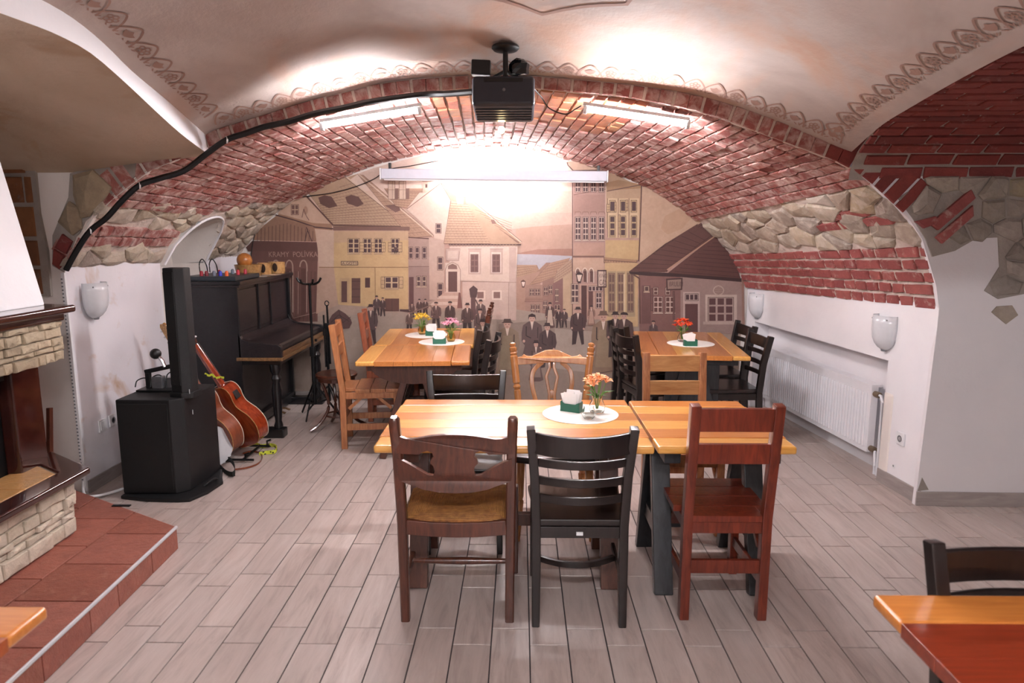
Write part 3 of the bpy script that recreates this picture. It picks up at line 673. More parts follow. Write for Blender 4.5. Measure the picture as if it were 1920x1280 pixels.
# ================================================================== MURAL (flat paint on the rear wall)
class Paint:
    S = 1.4e-5; hold = False
    def __init__(s): s.v = []; s.f = []; s.c = []; s.k = 0; s.o = (0, 0, 1.0)
    def at(s, x, y, sc): s.o = (x, y, sc)
    def P(s, u, v): return (s.o[0] + u / s.o[2], s.o[1] + v / s.o[2])
    def poly(s, col, pts):
        s.k += 1; d = s.S * s.k; o = len(s.v); P = [s.P(*p) for p in pts]
        s.v += [at_y(px, py, Yb - d) for px, py in P]
        for t in tessellate_polygon([[V(px, py, 0) for px, py in P]]): s.f.append(tuple(i + o for i in t)); s.c.append(hexc(col))
        return s
    def q(s, col, x0, y0, x1, y1): return s.poly(col, [(x0, y0), (x1, y0), (x1, y1), (x0, y1)])
    def line(s, col, w, *pts):
        if not s.hold: s.k += 1
        d = s.S * s.k
        for a, b in zip(pts, pts[1:]):
            dx, dy = b[0] - a[0], b[1] - a[1]; L = math.hypot(dx, dy) or 1; nx, ny = -dy / L * w / 2, dx / L * w / 2; o = len(s.v)
            s.v += [at_y(*s.P(*p), Yb - d) for p in ((a[0] + nx, a[1] + ny), (b[0] + nx, b[1] + ny), (b[0] - nx, b[1] - ny), (a[0] - nx, a[1] - ny))]
            s.f.append((o, o + 1, o + 2, o + 3)); s.c.append(hexc(col))
        return s
    def ell(s, col, x, y, rx, ry, n=12): return s.poly(col, [(x + rx * math.cos(2 * PI * k / n), y + ry * math.sin(2 * PI * k / n)) for k in range(n)])
    def roof(s, col, ln, pts, rows, tile=16, w=2.2):
        """quad roof tl, tr, br, bl with tile rows"""
        s.poly(col, pts); tl, tr, br, bl = pts; s.k += 1; s.hold = True
        L = lambda a, b, t: (a[0] + (b[0] - a[0]) * t, a[1] + (b[1] - a[1]) * t)
        for r in range(1, rows):
            t = r / rows; a, b = L(tl, bl, t), L(tr, br, t); s.line(ln, w, a, L(a, b, .35), L(a, b, .7), b)
            n = int(abs(b[0] - a[0]) / tile)
            c, d = L(tl, bl, (r + 1) / rows), L(tr, br, (r + 1) / rows)
            for k in range(n):
                g = (k + (0.5 if r % 2 else 0)) / max(n, 1); e = L(a, b, g); f = L(c, d, g); s.line(ln, w * .6, e, L(e, f, 0.6))
        s.line(ln, w * 1.8, bl, br); s.line(ln, w, tl, bl); s.line(ln, w, tr, br); s.hold = False
    def win(s, x, y, w, h, nx=2, ny=3, dark='5d4547', fr='c9b3a0', edge='54393a', sill=True):
        s.q(edge, x - 3, y - 3, x + w + 3, y + h + 3); s.q(fr, x, y, x + w, y + h)
        for i in range(nx):
            for j in range(ny): s.q(dark, x + w * (i + .12) / nx, y + h * (j + .1) / ny, x + w * (i + .88) / nx, y + h * (j + .9) / ny)
        if sill: s.q(fr, x - 5, y + h + 2, x + w + 5, y + h + 9); s.line(edge, 2, (x - 5, y + h + 10), (x + w + 5, y + h + 10))
    def shut(s, x, y, w, h, fr='d2b894', edge='54393a'):
        s.q(edge, x, y, x + w, y + h); s.q(fr, x + 3, y + 3, x + w - 3, y + h - 3)
        for j in (1, 2): s.line(edge, 2, (x, y + h * j / 3), (x + w, y + h * j / 3))
        s.line(edge, 2, (x + w / 2, y), (x + w / 2, y + h))
    def man(s, x, y, h, coat='4e3c3c', face='c4a294', hat='463434', skirt=False, arm=0, legs='493838', apron=None, pose=1):
        """standing figure, feet at y, height h"""
        w = h * random.uniform(.155, .195); rh = random.random(); d_ = random.choice((0, 8, -6, 14)); coat = ''.join('%02x' % max(0, min(255, int(coat[i:i + 2], 16) + d_)) for i in (0, 2, 4))
        if skirt: s.poly(coat, [(x - w * .5, y - h * .55), (x + w * .5, y - h * .55), (x + w * 1.15, y - h * .04), (x + w * .6, y), (x - w * .7, y), (x - w * 1.15, y - h * .04)])
        else:
            s.poly(legs, [(x - w * .75, y - h * .48), (x + w * .7, y - h * .48), (x + w * (.55 + .3 * pose), y - h * .02), (x + w * (.2 + .3 * pose), y), (x, y - h * .38), (x - w * .3, y - h * .02), (x - w * .85, y)])
        s.poly(coat, [(x - w * .35, y - h * .84), (x + w * .35, y - h * .84), (x + w, y - h * .76), (x + w * 1.15, y - h * .56), (x + w * .95, y - h * .42), (x + w * .75, y - h * .36), (x - w * .8, y - h * .36), (x - w * 1.1, y - h * .45), (x - w * 1.1, y - h * .6), (x - w * .95, y - h * .76)])
        s.poly('d8c6ba', [(x - w * .18, y - h * .84), (x + w * .18, y - h * .84), (x, y - h * .66)])
        s.line('3d2d2e', w * .10, (x - w * .6, y - h * .74), (x - w * .62, y - h * .55), (x - w * .1, y - h * .5)); s.line('3d2d2e', w * .08, (x + w * .62, y - h * .72), (x + w * .6, y - h * .5))
        if apron: s.poly(apron, [(x - w * .4, y - h * .7), (x + w * .4, y - h * .7), (x + w * .75, y - h * .1), (x - w * .75, y - h * .1)])
        s.ell(face, x - w * .85, y - h * .44, w * .14, w * .16, 7); s.ell(face, x + w * .8, y - h * .42, w * .14, w * .16, 7)
        s.ell(face, x, y - h * .90, w * .33, h * .075); s.q('7d5d55', x - w * .2, y - h * .905, x - w * .08, y - h * .893); s.q('7d5d55', x + w * .08, y - h * .905, x + w * .2, y - h * .893)
        s.q('8d665e', x - w * .1, y - h * .862, x + w * .1, y - h * .854)
        if rh < .35 and not skirt: s.poly(hat, [(x - w * .42, y - h * .93), (x + w * .5, y - h * .925), (x + w * .38, y - h * .975), (x, y - h * .99), (x - w * .38, y - h * .972)])
        elif skirt and rh < .6: s.poly(hat, [(x - w * .40, y - h * .87), (x - w * .36, y - h * .97), (x, y - h * 1.0), (x + w * .36, y - h * .97), (x + w * .40, y - h * .87), (x + w * .26, y - h * .93), (x - w * .26, y - h * .93)])
        else: s.poly(hat, [(x - w * .55, y - h * .925), (x + w * .55, y - h * .925), (x + w * .36, y - h * .95), (x + w * .3, y - h), (x - w * .3, y - h), (x - w * .36, y - h * .95)])
MU = Paint(); BR, DK, CR, YE = '8d6f66', '5b4141', 'c9b0a2', 'c6ab84'
# ground coat inside the arch line
arc = [(p[0], p[1]) for p in resample(BACK, 60)[0]]
cxm = -0.28
MU.k = 1
base = [(cxm + (x - cxm) * 0.985, z - 0.02 if z > 1.2 else z) for x, z in arc]
base = [(-2.5, 1.0)] + [b for b in base if b[0] > -2.52] + [(2.13, 1.0)]
# sky, hills, square as one coat with bands, cut along the arch
def band(col, z0, z1):
    zz = z0; pts = []
    poly = clip(clip(base + [(2.13, 0.0), (-2.5, 0.0)], 0, 1, z1), 0, -1, -z0)
    MU.k += 1; o = len(MU.v); MU.v += [V(a, Yb - MU.S * MU.k, b) for a, b in poly]
    for t in tessellate_polygon([[V(a, b, 0) for a, b in poly]]): MU.f.append(tuple(i + o for i in t)); MU.c.append(hexc(col))
for z0, z1, c in ((2.0, 2.5, 'd9c4b8'), (1.8, 2.02, 'd4bcae'), (1.66, 1.82, 'ceb3a6'), (1.0, 1.67, 'c2a397'), (0.55, 1.02, 'b29e92'), (0.09, 0.56, 'a8988e')): band(c, z0, z1)
MU.at(920, 280, 3.764)
MU.poly('bfa192', [(180, 560), (300, 545), (450, 535), (575, 528), (575, 740), (180, 730)]).poly('ac8578', [(180, 735), (330, 705), (575, 700), (575, 760), (420, 745), (250, 740)]).poly('b9b6bd', [(180, 738), (300, 740), (575, 752), (575, 800), (330, 850), (180, 830)])
# small houses in the distance
MU.roof('b59780', BR, [(185, 815), (325, 815), (345, 860), (182, 910)], 5, 14); MU.roof('b08f7c', BR, [(330, 860), (390, 800), (450, 800), (245, 960)], 5, 14)
MU.poly('b29282', [(182, 905), (345, 860), (370, 1200), (182, 1210)])
MU.roof('b3937e', BR, [(420, 800), (560, 765), (500, 900), (270, 960)], 7, 14); MU.q('a98a7d', 245, 955, 375, 1190); MU.poly('9c7c72', [(365, 930), (445, 900), (445, 1190), (365, 1190)]); MU.roof('b59a86', BR, [(470, 850), (572, 770), (572, 870), (440, 950)], 5, 14)
MU.poly('8d6b66', [(440, 945), (510, 910), (510, 1190), (440, 1190)]).poly('bda58d', [(510, 905), (575, 860), (575, 1230), (510, 1190)])
for x, y, w_, h_ in ((275, 985, 32, 45), (315, 985, 32, 45), (375, 970, 28, 60), (410, 960, 25, 60), (455, 985, 24, 90), (285, 1095, 25, 70), (320, 1095, 25, 70), (370, 1070, 28, 60), (450, 1095, 40, 70)): MU.win(x, y, w_, h_, 2, 2, '6b4f4f', 'c3ab98', '6b4f4f', False)
MU.roof('a07f73', BR, [(250, 1045), (360, 1045), (375, 1075), (240, 1075)], 2)
# square
MU.poly('ab9b90', [(-1300, 1180), (120, 1120), (600, 1190), (1300, 1230), (1300, 1500), (-1300, 1500)])
# left: tall shop with board front
MU.at(460, 280, 3.764)
MU.poly('a3836f', [(215, 470), (430, 320), (610, 520), (620, 640), (60, 640), (60, 590)])
MU.poly('c4aa98', [(225, 450), (345, 345), (440, 335), (600, 525), (480, 520)]); MU.line(DK, 9, (212, 462), (350, 500), (490, 548), (620, 560))
MU.win(325, 390, 50, 70, 2, 2, '7d605a', 'c0a593', '6b4f4f', False); MU.ell('b0907f', 425, 430, 16, 30); MU.line('7d605a', 5, (400, 480), (412, 420), (430, 470), (450, 500))
MU.poly('9a7b6a', [(75, 640), (90, 570), (215, 480), (480, 545), (500, 650)])
for k in range(16): x = 85 + k * 26; MU.line('6e5048', 4, (x, 648), (x + 2, 560 - 5 * min(k, 8) + (k > 8) * (k - 8) * 8))
MU.line('5b4141', 6, (430, 548), (470, 650)); MU.line('5b4141', 6, (420, 650), (440, 560))
MU.poly('6e4f4a', [(5, 690), (50, 645), (520, 655), (540, 685), (520, 720), (20, 720)]).q('765650', 40, 715, 512, 790)
MU.q('7b5a53', 45, 785, 510, 1215)
for x in (190, 285, 385):
    MU.line('b39c90', 9, *[(x + 25 - 25 * math.cos(PI * t / 8), 830 - 48 * math.sin(PI * t / 8)) for t in range(9)], (x + 50, 1150)); MU.q('684842', x + 8, 840, x + 42, 1180)
for x in range(60, 510, 27): MU.line('5f433e', 3, (x, 860), (x, 1210))
MU.line('a58d82', 5, (315, 860), (322, 1150), (340, 1190), (500, 1150)); MU.line('a58d82', 4, (375, 860), (372, 1160))
# white link house + yellow house
MU.poly('c9b3a3', [(490, 560), (625, 572), (625, 830), (520, 830), (510, 700)]).poly('bda393', [(510, 825), (625, 835), (650, 1100), (500, 1160)])
MU.roof('b79d86', '86685e', [(440, 300), (710, 195), (1155, 545), (620, 545)], 17, 22, 2.6)
MU.poly('b79d86', [(440, 300), (700, 200), (800, 170), (500, 380)])
MU.line('d3bfae', 9, (715, 195), (1155, 545)); MU.line('6b4d47', 3, (700, 195), (1145, 545)); MU.line('6b4d47', 10, (435, 335), (620, 535), (1155, 545))
MU.poly('6f514b', [(515, 340), (560, 322), (610, 335), (650, 400), (590, 415), (530, 385)]).poly('6f514b', [(705, 335), (750, 320), (800, 335), (835, 385), (790, 405), (720, 380)])
MU.roof('b29480', '86685e', [(790, 172), (830, 180), (1330, 610), (1165, 625)], 14, 24, 2.4)
MU.line('d3bfae', 8, (795, 172), (1325, 612)); MU.poly('7d5f57', [(985, 395), (1080, 385), (1095, 430), (1060, 445)])
MU.q('c4aa8e', 625, 575, 1150, 700).poly('c9af88', [(625, 660), (1150, 640), (1150, 1130), (655, 1095), (625, 840)])
MU.q('86685e', 620, 545, 1160, 572); MU.line('8d6f52', 5, (520, 832), (1150, 832)); MU.line('8d6f52', 4, (915, 832), (918, 1110)); MU.poly('5b4141', [(1090, 1128), (1155, 1128), (1155, 1150), (1090, 1142)])
for x, w_ in ((725, 78), (833, 55), (912, 52), (1030, 55)): MU.win(x, 630, w_, 100, 2, 3, '5b4347', 'cdb698', '5b4141')
for x, w_ in ((808, 30), (890, 26), (960, 28), (1008, 24), (1078, 28)): MU.shut(x, 655, w_, 70)
MU.win(985, 900, 95, 80, 2, 2, '5b4347', 'cdb698', '5b4141'); MU.shut(957, 898, 26, 82); MU.shut(1085, 898, 28, 82)
MU.q('bfa585', 665, 908, 735, 1085).q('694c4a', 678, 930, 718, 1078).q('6f524c', 750, 908, 812, 1085).q('5b4141', 845, 905, 880, 975).q('6b4c46', 985, 1052, 1085, 1142)
for y in (930, 985, 1040): MU.line('4e3838', 4, (750, y), (812, y))
MU.line('4e3838', 3, (1035, 1052), (1035, 1142))
MU.q('5b4141', 675, 788, 795, 818).q('cdb698', 679, 792, 791, 814)
# narrow grey house, white gable house
MU.poly('ad958c', [(1152, 620), (1300, 632), (1300, 825), (1152, 825)]).poly('a38b84', [(1152, 825), (1300, 825), (1330, 1060), (1158, 1130)]); MU.line('6b4d47', 8, (1150, 620), (1330, 632)); MU.line('7d605a', 4, (1152, 826), (1300, 826))
for x in (1155, 1200, 1250): MU.win(x, 690, 26, 80, 1, 2, '5b4347', 'b89f94', '5b4141', False)
MU.q('6b4c4c', 1155, 900, 1188, 1110); MU.win(1210, 895, 26, 70, 1, 2); MU.win(1250, 895, 24, 70, 1, 2)
MU.roof('b39580', '86685e', [(980, 275), (1250, 275), (1140, 415), (1060, 400)], 8, 20, 2.2); MU.roof('b39580', '86685e', [(980, 275), (1250, 275), (1250, 300), (1000, 300)], 2)
for x in (1008, 1085): MU.q('c9b3a3', x, 225, x + 48, 352); MU.line('6b4d47', 3, (x, 225), (x + 48, 225), (x + 48, 352), (x, 352), (x, 225)); MU.line('6b4d47', 2, (x, 285), (x + 48, 285)); MU.line('6b4d47', 2, (x + 30, 225), (x + 30, 352)); MU.q('86685e', x + 50, 275, x + 72, 352)
MU.q('c9b3a3', 1255, 230, 1315, 300); MU.poly('9a786c', [(1245, 225), (1285, 205), (1330, 225)]); MU.q('6b4d47', 1270, 245, 1285, 270)
MU.poly('cdb9ac', [(1380, 238), (1450, 360), (1405, 660), (1400, 1060), (1330, 1060), (1330, 600), (1140, 420)]); MU.line('86685e', 5, (1140, 420), (1380, 238), (1450, 360), (1405, 660))
MU.poly('c2ab9f', [(1295, 620), (1405, 640), (1400, 1060), (1300, 1060)])
for y, h_ in ((525, 65), (760, 90), (945, 95)): MU.win(1345 + (y > 700) * 12, y, 36, h_, 1, 2, '5b4347', 'b89f94', '5b4141', False)
MU.roof('bb9f8a', '86685e', [(1452, 362), (1560, 370), (1882, 665), (1400, 665)], 17, 24, 2.4)
MU.poly('ae8f7d', [(1390, 245), (1490, 330), (1490, 370), (1450, 360)]); MU.line('86685e', 4, (1385, 240), (1490, 320)); MU.q('c0a598', 1495, 225, 1555, 385); MU.q('a8897c', 1540, 225, 1558, 385)
for y in (240, 265, 290, 315, 340): MU.line('9a786c', 3, (1495, y), (1555, y))
MU.at(920, 280, 3.764)
MU.poly('b79a85', [(-170, 375), (-130, 370), (215, 660), (150, 690), (0, 665)]); MU.line('d3bfae', 7, (-130, 372), (215, 655)); MU.line('86685e', 4, (-120, 368), (220, 652)); MU.poly('86685e', [(0, 495), (25, 495), (40, 525), (10, 525)])
for k in range(9): MU.line('86685e', 2.4, (-110 + k * 34, 425 + k * 27), (150, 520 + k * 18) if k < 5 else (200, 640 + k * 3))
MU.line('5b4141', 8, (-295, 672), (215, 672)); 
for k in range(22): MU.q('a58d80', -290 + k * 22, 672, -280 + k * 22, 684)
MU.poly('d2bfb3', [(-290, 684), (190, 684), (180, 935), (-290, 925)]).poly('cab4aa', [(-200, 930), (180, 935), (180, 1205), (-200, 1190)]); MU.q('c2aca2', 130, 690, 180, 1205); MU.line('9a8078', 3, (-200, 932), (180, 938)); MU.line('9a8078', 3, (128, 938), (125, 1190))
MU.at(460, 280, 3.764)
MU.q('c2aca2', 1415, 700, 1510, 785).q('cdbab0', 1430, 715, 1500, 770); MU.line('9a8078', 3, (1415, 700), (1515, 700), (1505, 785), (1420, 785), (1415, 700))
for x in (1592, 1745): MU.q('c0aaa0', x - 18, 700, x + 72, 882); MU.q('dccabf', x - 8, 725, x + 60, 870); MU.win(x, 742, 50, 122, 2, 3, '7a5c58', '8d6f68', '6b4f4f', False); MU.line('9a8078', 3, (x - 20, 702), (x + 75, 702))
for x in (1748, 1632): MU.q('dccabf', x - 8, 995, x + 62, 1062); MU.q('8d6f68', x + 4, 1005, x + 50, 1050)
MU.q('d2bfb3', 1410, 800, 1518, 1010); MU.poly('8d6f68', [(1430, 845), (1432, 820), (1462, 806), (1492, 820), (1496, 845)]).q('6f504c', 1432, 862, 1495, 1005); MU.line('9a8078', 4, (1412, 1005), (1412, 850), (1425, 815), (1462, 795), (1500, 815), (1518, 850), (1518, 1005))
for k in range(5): MU.line('5a3f3f', 2, (1442 + k * 11, 865), (1442 + k * 11, 1003))
for k in range(5): MU.poly(('bfa598', 'd0bbb0')[k % 2], [(1400 - 25 * k, 1010 + 22 * k), (1515, 1010 + 22 * k), (1515, 1034 + 22 * k), (1375 - 25 * k, 1034 + 22 * k)])
MU.poly('86605a', [(1505, 1010), (1518, 1010), (1532, 1120), (1495, 1120)])
MU.q('6b5050', 1592, 1000, 1625, 1200).poly('5b4343', [(1580, 985), (1610, 960), (1640, 985), (1632, 1045), (1588, 1045)]); MU.line('5b4343', 8, (1625, 1060), (1690, 1200))
# right: tall houses
MU.at(920, 280, 3.764)
MU.poly('b3958c', [(575, 150), (810, 100), (810, 330), (800, 1200), (575, 1200)]).q('ab8c82', 585, 320, 805, 450).q('bd9c8e', 585, 660, 800, 750); MU.poly('c2a896', [(540, 85), (640, 80), (815, 130), (815, 150), (580, 150)]); MU.line('6b4d47', 8, (540, 90), (545, 110), (582, 150), (815, 145)); MU.line('6b4d47', 5, (577, 150), (577, 1190)); MU.line('86685e', 5, (585, 320), (812, 280))
for x in (598, 652, 708, 765): MU.win(x, 165, 34, 135, 2, 4, '5b4347', 'cdb9ac', '5b4141', False); MU.win(x, 478, 36, 160, 2, 4, '5b4347', 'cdb9ac', '5b4141'); MU.line('86685e', 3, (x - 5, 460), (x, 440), (x + 36, 440), (x + 42, 460))
MU.q('86685e', 575, 750, 800, 762).q('c6aa98', 580, 765, 800, 860)
MU.poly('baa087', [(815, 145), (985, 228), (1065, 250), (1065, 560), (815, 560)]).poly('c7ad86', [(810, 640), (1050, 640), (1040, 780), (808, 770)]); MU.poly('a8886a', [(815, 235), (900, 215), (985, 230), (1060, 250), (1060, 275), (820, 290)]); MU.line('6b4d47', 6, (820, 295), (1060, 250)); MU.line('6b4d47', 9, (1065, 250), (1055, 560), (1045, 790))
for x in (840, 915, 992): MU.q('d0b99b', x - 14, 345, x + 55, 625); MU.win(x, 360, 38, 82, 1, 1, '5b4347', 'c2aa88', '5b4141', False); MU.win(x, 470, 38, 140, 1, 3, '5b4347', 'c2aa88', '5b4141'); MU.line('6b4d47', 3, (x - 14, 345), (x - 14, 620))
MU.shut(818, 385, 24, 60); MU.shut(952, 355, 18, 80); MU.shut(872, 370, 16, 75); MU.shut(900, 460, 16, 140)
MU.roof('ad8d74', '6b4d47', [(800, 760), (1035, 780), (1030, 815), (800, 800)], 2, 18, 4)
MU.q('c8ae8a', 805, 800, 1040, 1250)
for x in (835, 900, 968): MU.q('ad9a80', x - 10, 860, x + 50, 1180); MU.win(x, 875, 38, 270, 2, 4, '7a6058', '9d8672', '6b4d47', False)
MU.q('d2bfa2', 938, 880, 950, 1220)
for x in (600, 650, 695):
    for r_ in (26, 18): MU.line('e0cfc2' if r_ == 26 else '7d5f57', 6, *[(x + 15 - r_ * .62 * math.cos(PI * t / 8), 870 - r_ * 1.3 * math.sin(PI * t / 8)) for t in range(9)], (x + 15 + r_ * .62, 940)); 
    MU.poly('6b4d4a', [(x + 7, 935), (x + 7, 865), (x + 15, 850), (x + 24, 865), (x + 24, 935)])
MU.q('bd9e90', 580, 950, 800, 1200); MU.win(570, 950, 50, 130, 2, 3, '5b4347', 'c9b3a3', '5b4141'); MU.q('5d3f3c', 640, 960, 678, 1220); MU.q('6b4b48', 690, 1000, 722, 1200); MU.win(690, 965, 100, 34, 4, 1, '5b4347', 'd0bbb0', '5b4141', False); MU.win(745, 1010, 36, 110, 2, 3, '5b4347', 'd0bbb0', '5b4141', False)
MU.q('5b4141', 752, 850, 818, 975).q('cdb9ac', 760, 860, 810, 965)
MU.line('4e3838', 5, (800, 850), (800, 1160)); MU.poly('4e3838', [(600, 880), (625, 862), (652, 880), (635, 945), (615, 945)]).poly('e0cfc2', [(608, 885), (644, 885), (632, 930), (618, 930)]); MU.poly('6b4d47', [(212, 930), (230, 918), (248, 932), (238, 975), (222, 975)]).poly('dccabf', [(218, 935), (243, 935), (235, 965), (225, 965)])
# plaster gable and dark roofs on the right
MU.poly('c7ad98', [(1070, 262), (1110, 262), (1260, 330), (1450, 450), (1490, 515), (1050, 800)]); MU.poly('c2a58e', [(1230, 470), (1330, 420), (1420, 480), (1350, 560), (1250, 600), (1200, 560)])
MU.roof('6f4e49', '4b3232', [(1440, 540), (1500, 512), (1595, 598), (1240, 855)], 9, 26, 3); MU.roof('6f4e49', '4b3232', [(1240, 660), (1460, 525), (1245, 860), (980, 860)], 10, 30, 3)
MU.poly('6f4e49', [(1060, 800), (1440, 540), (1560, 590), (1230, 865), (975, 862)])
for k in range(9): MU.line('4b3232', 3, (1010 + k * 48, 835 - k * 32), (1270 + k * 30, 840 - k * 25))
MU.poly('6b4a46', [(1595, 600), (1640, 650), (1690, 720), (1740, 830), (1765, 915), (1240, 880)])
for k in range(9): MU.line('4b3232', 3, (1300 + k * 33, 860 - k * 25), (1760 - k * 14, 900 - k * 30))
MU.line('bd9c86', 9, (1245, 850), (1600, 600)); MU.poly('4b3434', [(975, 862), (1240, 870), (1770, 910), (1770, 950), (1240, 905), (985, 880)])
MU.poly('8d6b66', [(1045, 890), (1340, 900), (1345, 1300), (1050, 1300)]).poly('a58e88', [(1340, 900), (1770, 935), (1785, 1300), (1340, 1300)]).poly('a08074', [(1770, 900), (1785, 860), (1795, 1300), (1775, 1300)])
MU.line('6b4d47', 10, (1010, 885), (1050, 910), (1055, 1230)); MU.q('7a5a57', 1065, 960, 1130, 1230); MU.win(1085, 965, 32, 36, 1, 1)
for x in (1150, 1235): MU.win(x, 975, 30, 50, 1, 2, '6b4b48', 'cdb9ac', '4b3434', False); MU.win(x, 1040, 62, 110, 2, 3, '6b4b48', 'd0bbb0', '4b3434')
MU.shut(1130, 980, 16, 160, '8d6b66'); MU.shut(1285, 1000, 14, 200, '8d6b66')
MU.poly('5b4141', [(1238, 912), (1355, 905), (1352, 992), (1240, 995)]).poly('a08a80', [(1248, 922), (1344, 916), (1342, 982), (1250, 985)])
MU.q('c4afa8', 1358, 1005, 1476, 1300).q('6b4b4a', 1372, 1090, 1462, 1300); MU.win(1374, 1020, 90, 45, 3, 1, '5b4347', 'c4afa8', '4b3434', False)
MU.q('c9b6ac', 1515, 1025, 1738, 1228); MU.win(1535, 1045, 178, 170, 3, 3, '6b4b4c', 'b7a29a', '4b3434', False); MU.q('c0aca2', 1500, 1215, 1745, 1235); MU.ell('c0aca2', 1608, 995, 40, 36); MU.ell('8d716c', 1608, 995, 32, 28)
for k in range(6): MU.line('c0aca2', 3, (1580, 975 + 8 * k), (1636, 975 + 8 * k))
# people on the square
MU.at(560, 540, 4.0)
MU.poly('6b5250', [(210, 270), (250, 200), (300, 160), (350, 190), (390, 230), (400, 260), (380, 300), (280, 310)]); MU.line('4e3838', 5, (240, 260), (300, 200), (380, 250)); MU.line('4e3838', 4, (300, 165), (330, 260), (390, 215))
MU.man(540, 420, 300, '564343'); MU.man(585, 205, 150, '554242'); MU.man(630, 212, 145, '5a4545')
for x, y, h_ in ((905, 215, 135), (950, 210, 130), (850, 220, 110)): MU.man(x, y, h_, '6a5350')
for x, y, h_, c in ((1030, 300, 200, '6d5552'), (1135, 320, 225, '5d4845'), (1265, 345, 235, '604a47'), (1365, 290, 205, '6a5552'), (830, 330, 160, '7b645c'), (1360, 400, 250, '5d4845')): MU.man(x, y, h_, c)
MU.line('8d756c', 8, (830, 190), (990, 130), (1010, 190)); 
MU.at(900, 540, 4.0)
MU.poly('96867c', [(140, 270), (600, 230), (1000, 330), (1050, 840), (140, 840)])
MU.poly('a89a90', [(560, 300), (900, 330), (860, 640), (560, 600)])
MU.man(525, 300, 195, '6b5250', skirt=True, apron='c4afa0'); MU.man(590, 300, 150, '574343'); MU.man(632, 298, 145, '5b4646')
MU.man(735, 425, 285, '5b4646'); MU.man(835, 280, 150, '9a7c70', skirt=True, apron='b79a8c')
MU.man(205, 650, 420, '83705f', skirt=True, apron='9a8a75', hat='5f4b45'); MU.man(390, 560, 370, '5d4a48', skirt=True); MU.man(505, 600, 340, '574545', hat='4e3c3c'); MU.man(420, 700, 310, '6b5753', skirt=True, apron='8d7a72')
MU.man(925, 640, 470, '8a7362', skirt=True, apron='9b8873', hat='7b6357'); MU.line('5b4544', 5, (870, 640), (1000, 620), (1010, 540)); MU.man(1015, 520, 345, '54403f'); MU.man(1080, 530, 355, '6b5552'); MU.man(1300, 430, 190, '5b4646')
MU.man(20, 560, 330, '7b675c', skirt=True)
MU.at(460, 280, 3.764); MU.man(1062, 735, 60, '5b4343', pose=0)
def paint_mat():
    t = NT('mural_paint'); a = t.add('ShaderNodeAttribute', attribute_name='pc'); g = t.add('ShaderNodeNewGeometry')
    n = t.noise(g.outputs['Position'], 5, 5, 0.6, 0.5); n2 = t.noise(g.outputs['Position'], 26, 4, 0.6, 1.0)
    c = t.mix(1.0, a.outputs['Color'], t.ramp(n, [(0.25, (0.84, 0.82, 0.80)), (0.75, (1.0, 1.0, 1.0))]), 'MULTIPLY')
    c = t.mix(0.6, c, t.ramp(n2, [(0.3, (0.82, 0.80, 0.78)), (0.7, (1.0, 1.0, 1.0))]), 'MULTIPLY')
    t.base(c); t.set(Roughness=0.6); t.bump(n2, 0.06, 0.01); return t.m
M_paint = paint_mat()
me = bpy.data.meshes.new('mural'); me.from_pydata(MU.v, [], MU.f)
ca = me.attributes.new('pc', 'FLOAT_COLOR', 'FACE'); ca.data.foreach_set('color', [x for c in MU.c for x in (c[0] ** 1.14, c[1] ** 1.14, c[2] ** 1.14, 1.0)])
print('mural layers', MU.k, len(MU.f)); me.materials.append(M_paint); mural = bpy.data.objects.new('mural', me); COL.objects.link(mural)
tag(mural, 'sepia wall painting of an old town square with houses and a crowd', 'mural')
def lettering(name, txt, px, py, hpx, col, parent, squeeze=1.0, Y=Yb - 0.01):
    a = at_y(px, py, Y); sz = (at_y(px, py - hpx, Y) - a).length
    cu = bpy.data.curves.new(name, 'FONT'); cu.body = txt; cu.size = sz * 1.38; cu.align_x = 'LEFT'
    t = bpy.data.objects.new('tmp', cu); me = bpy.data.meshes.new_from_object(t); bpy.data.objects.remove(t)
    o = bpy.data.objects.new(name, me); COL.objects.link(o); me.materials.clear(); me.materials.append(m_plain('lettering_' + col, col, 0.7, var=0.05))
    o.matrix_world = Matrix.Translation((a.x, Yb - MU.S * (MU.k + 8), a.z)) @ Matrix.Rotation(PI / 2, 4, 'X') @ Matrix.Diagonal((squeeze, 1, 1, 1))
    if parent: o.parent = parent
    o['kind'] = 'stuff'
    return o
A_ = lambda u, v: (460 + u / 3.764, 280 + v / 3.764)
lettering('lettering', 'KRAMY  POLÍVKA', *A_(165, 758), 10, '9c8074', mural, 0.86)
lettering('lettering', 'A.GOTYJ', *A_(684, 812), 5, '4e3838', mural, 1.15)
B_ = lambda u, v: (920 + u / 3.764, 280 + v / 3.764)
lettering('lettering', 'KWIN', *B_(765, 905), 8, '6b5450', mural, 0.5); lettering('lettering', 'CAS', *B_(765, 955), 10, '6b5450', mural, 0.55)
lettering('lettering', 'BRULIN', *B_(1258, 965), 9, '5b4444', mural, 0.62)
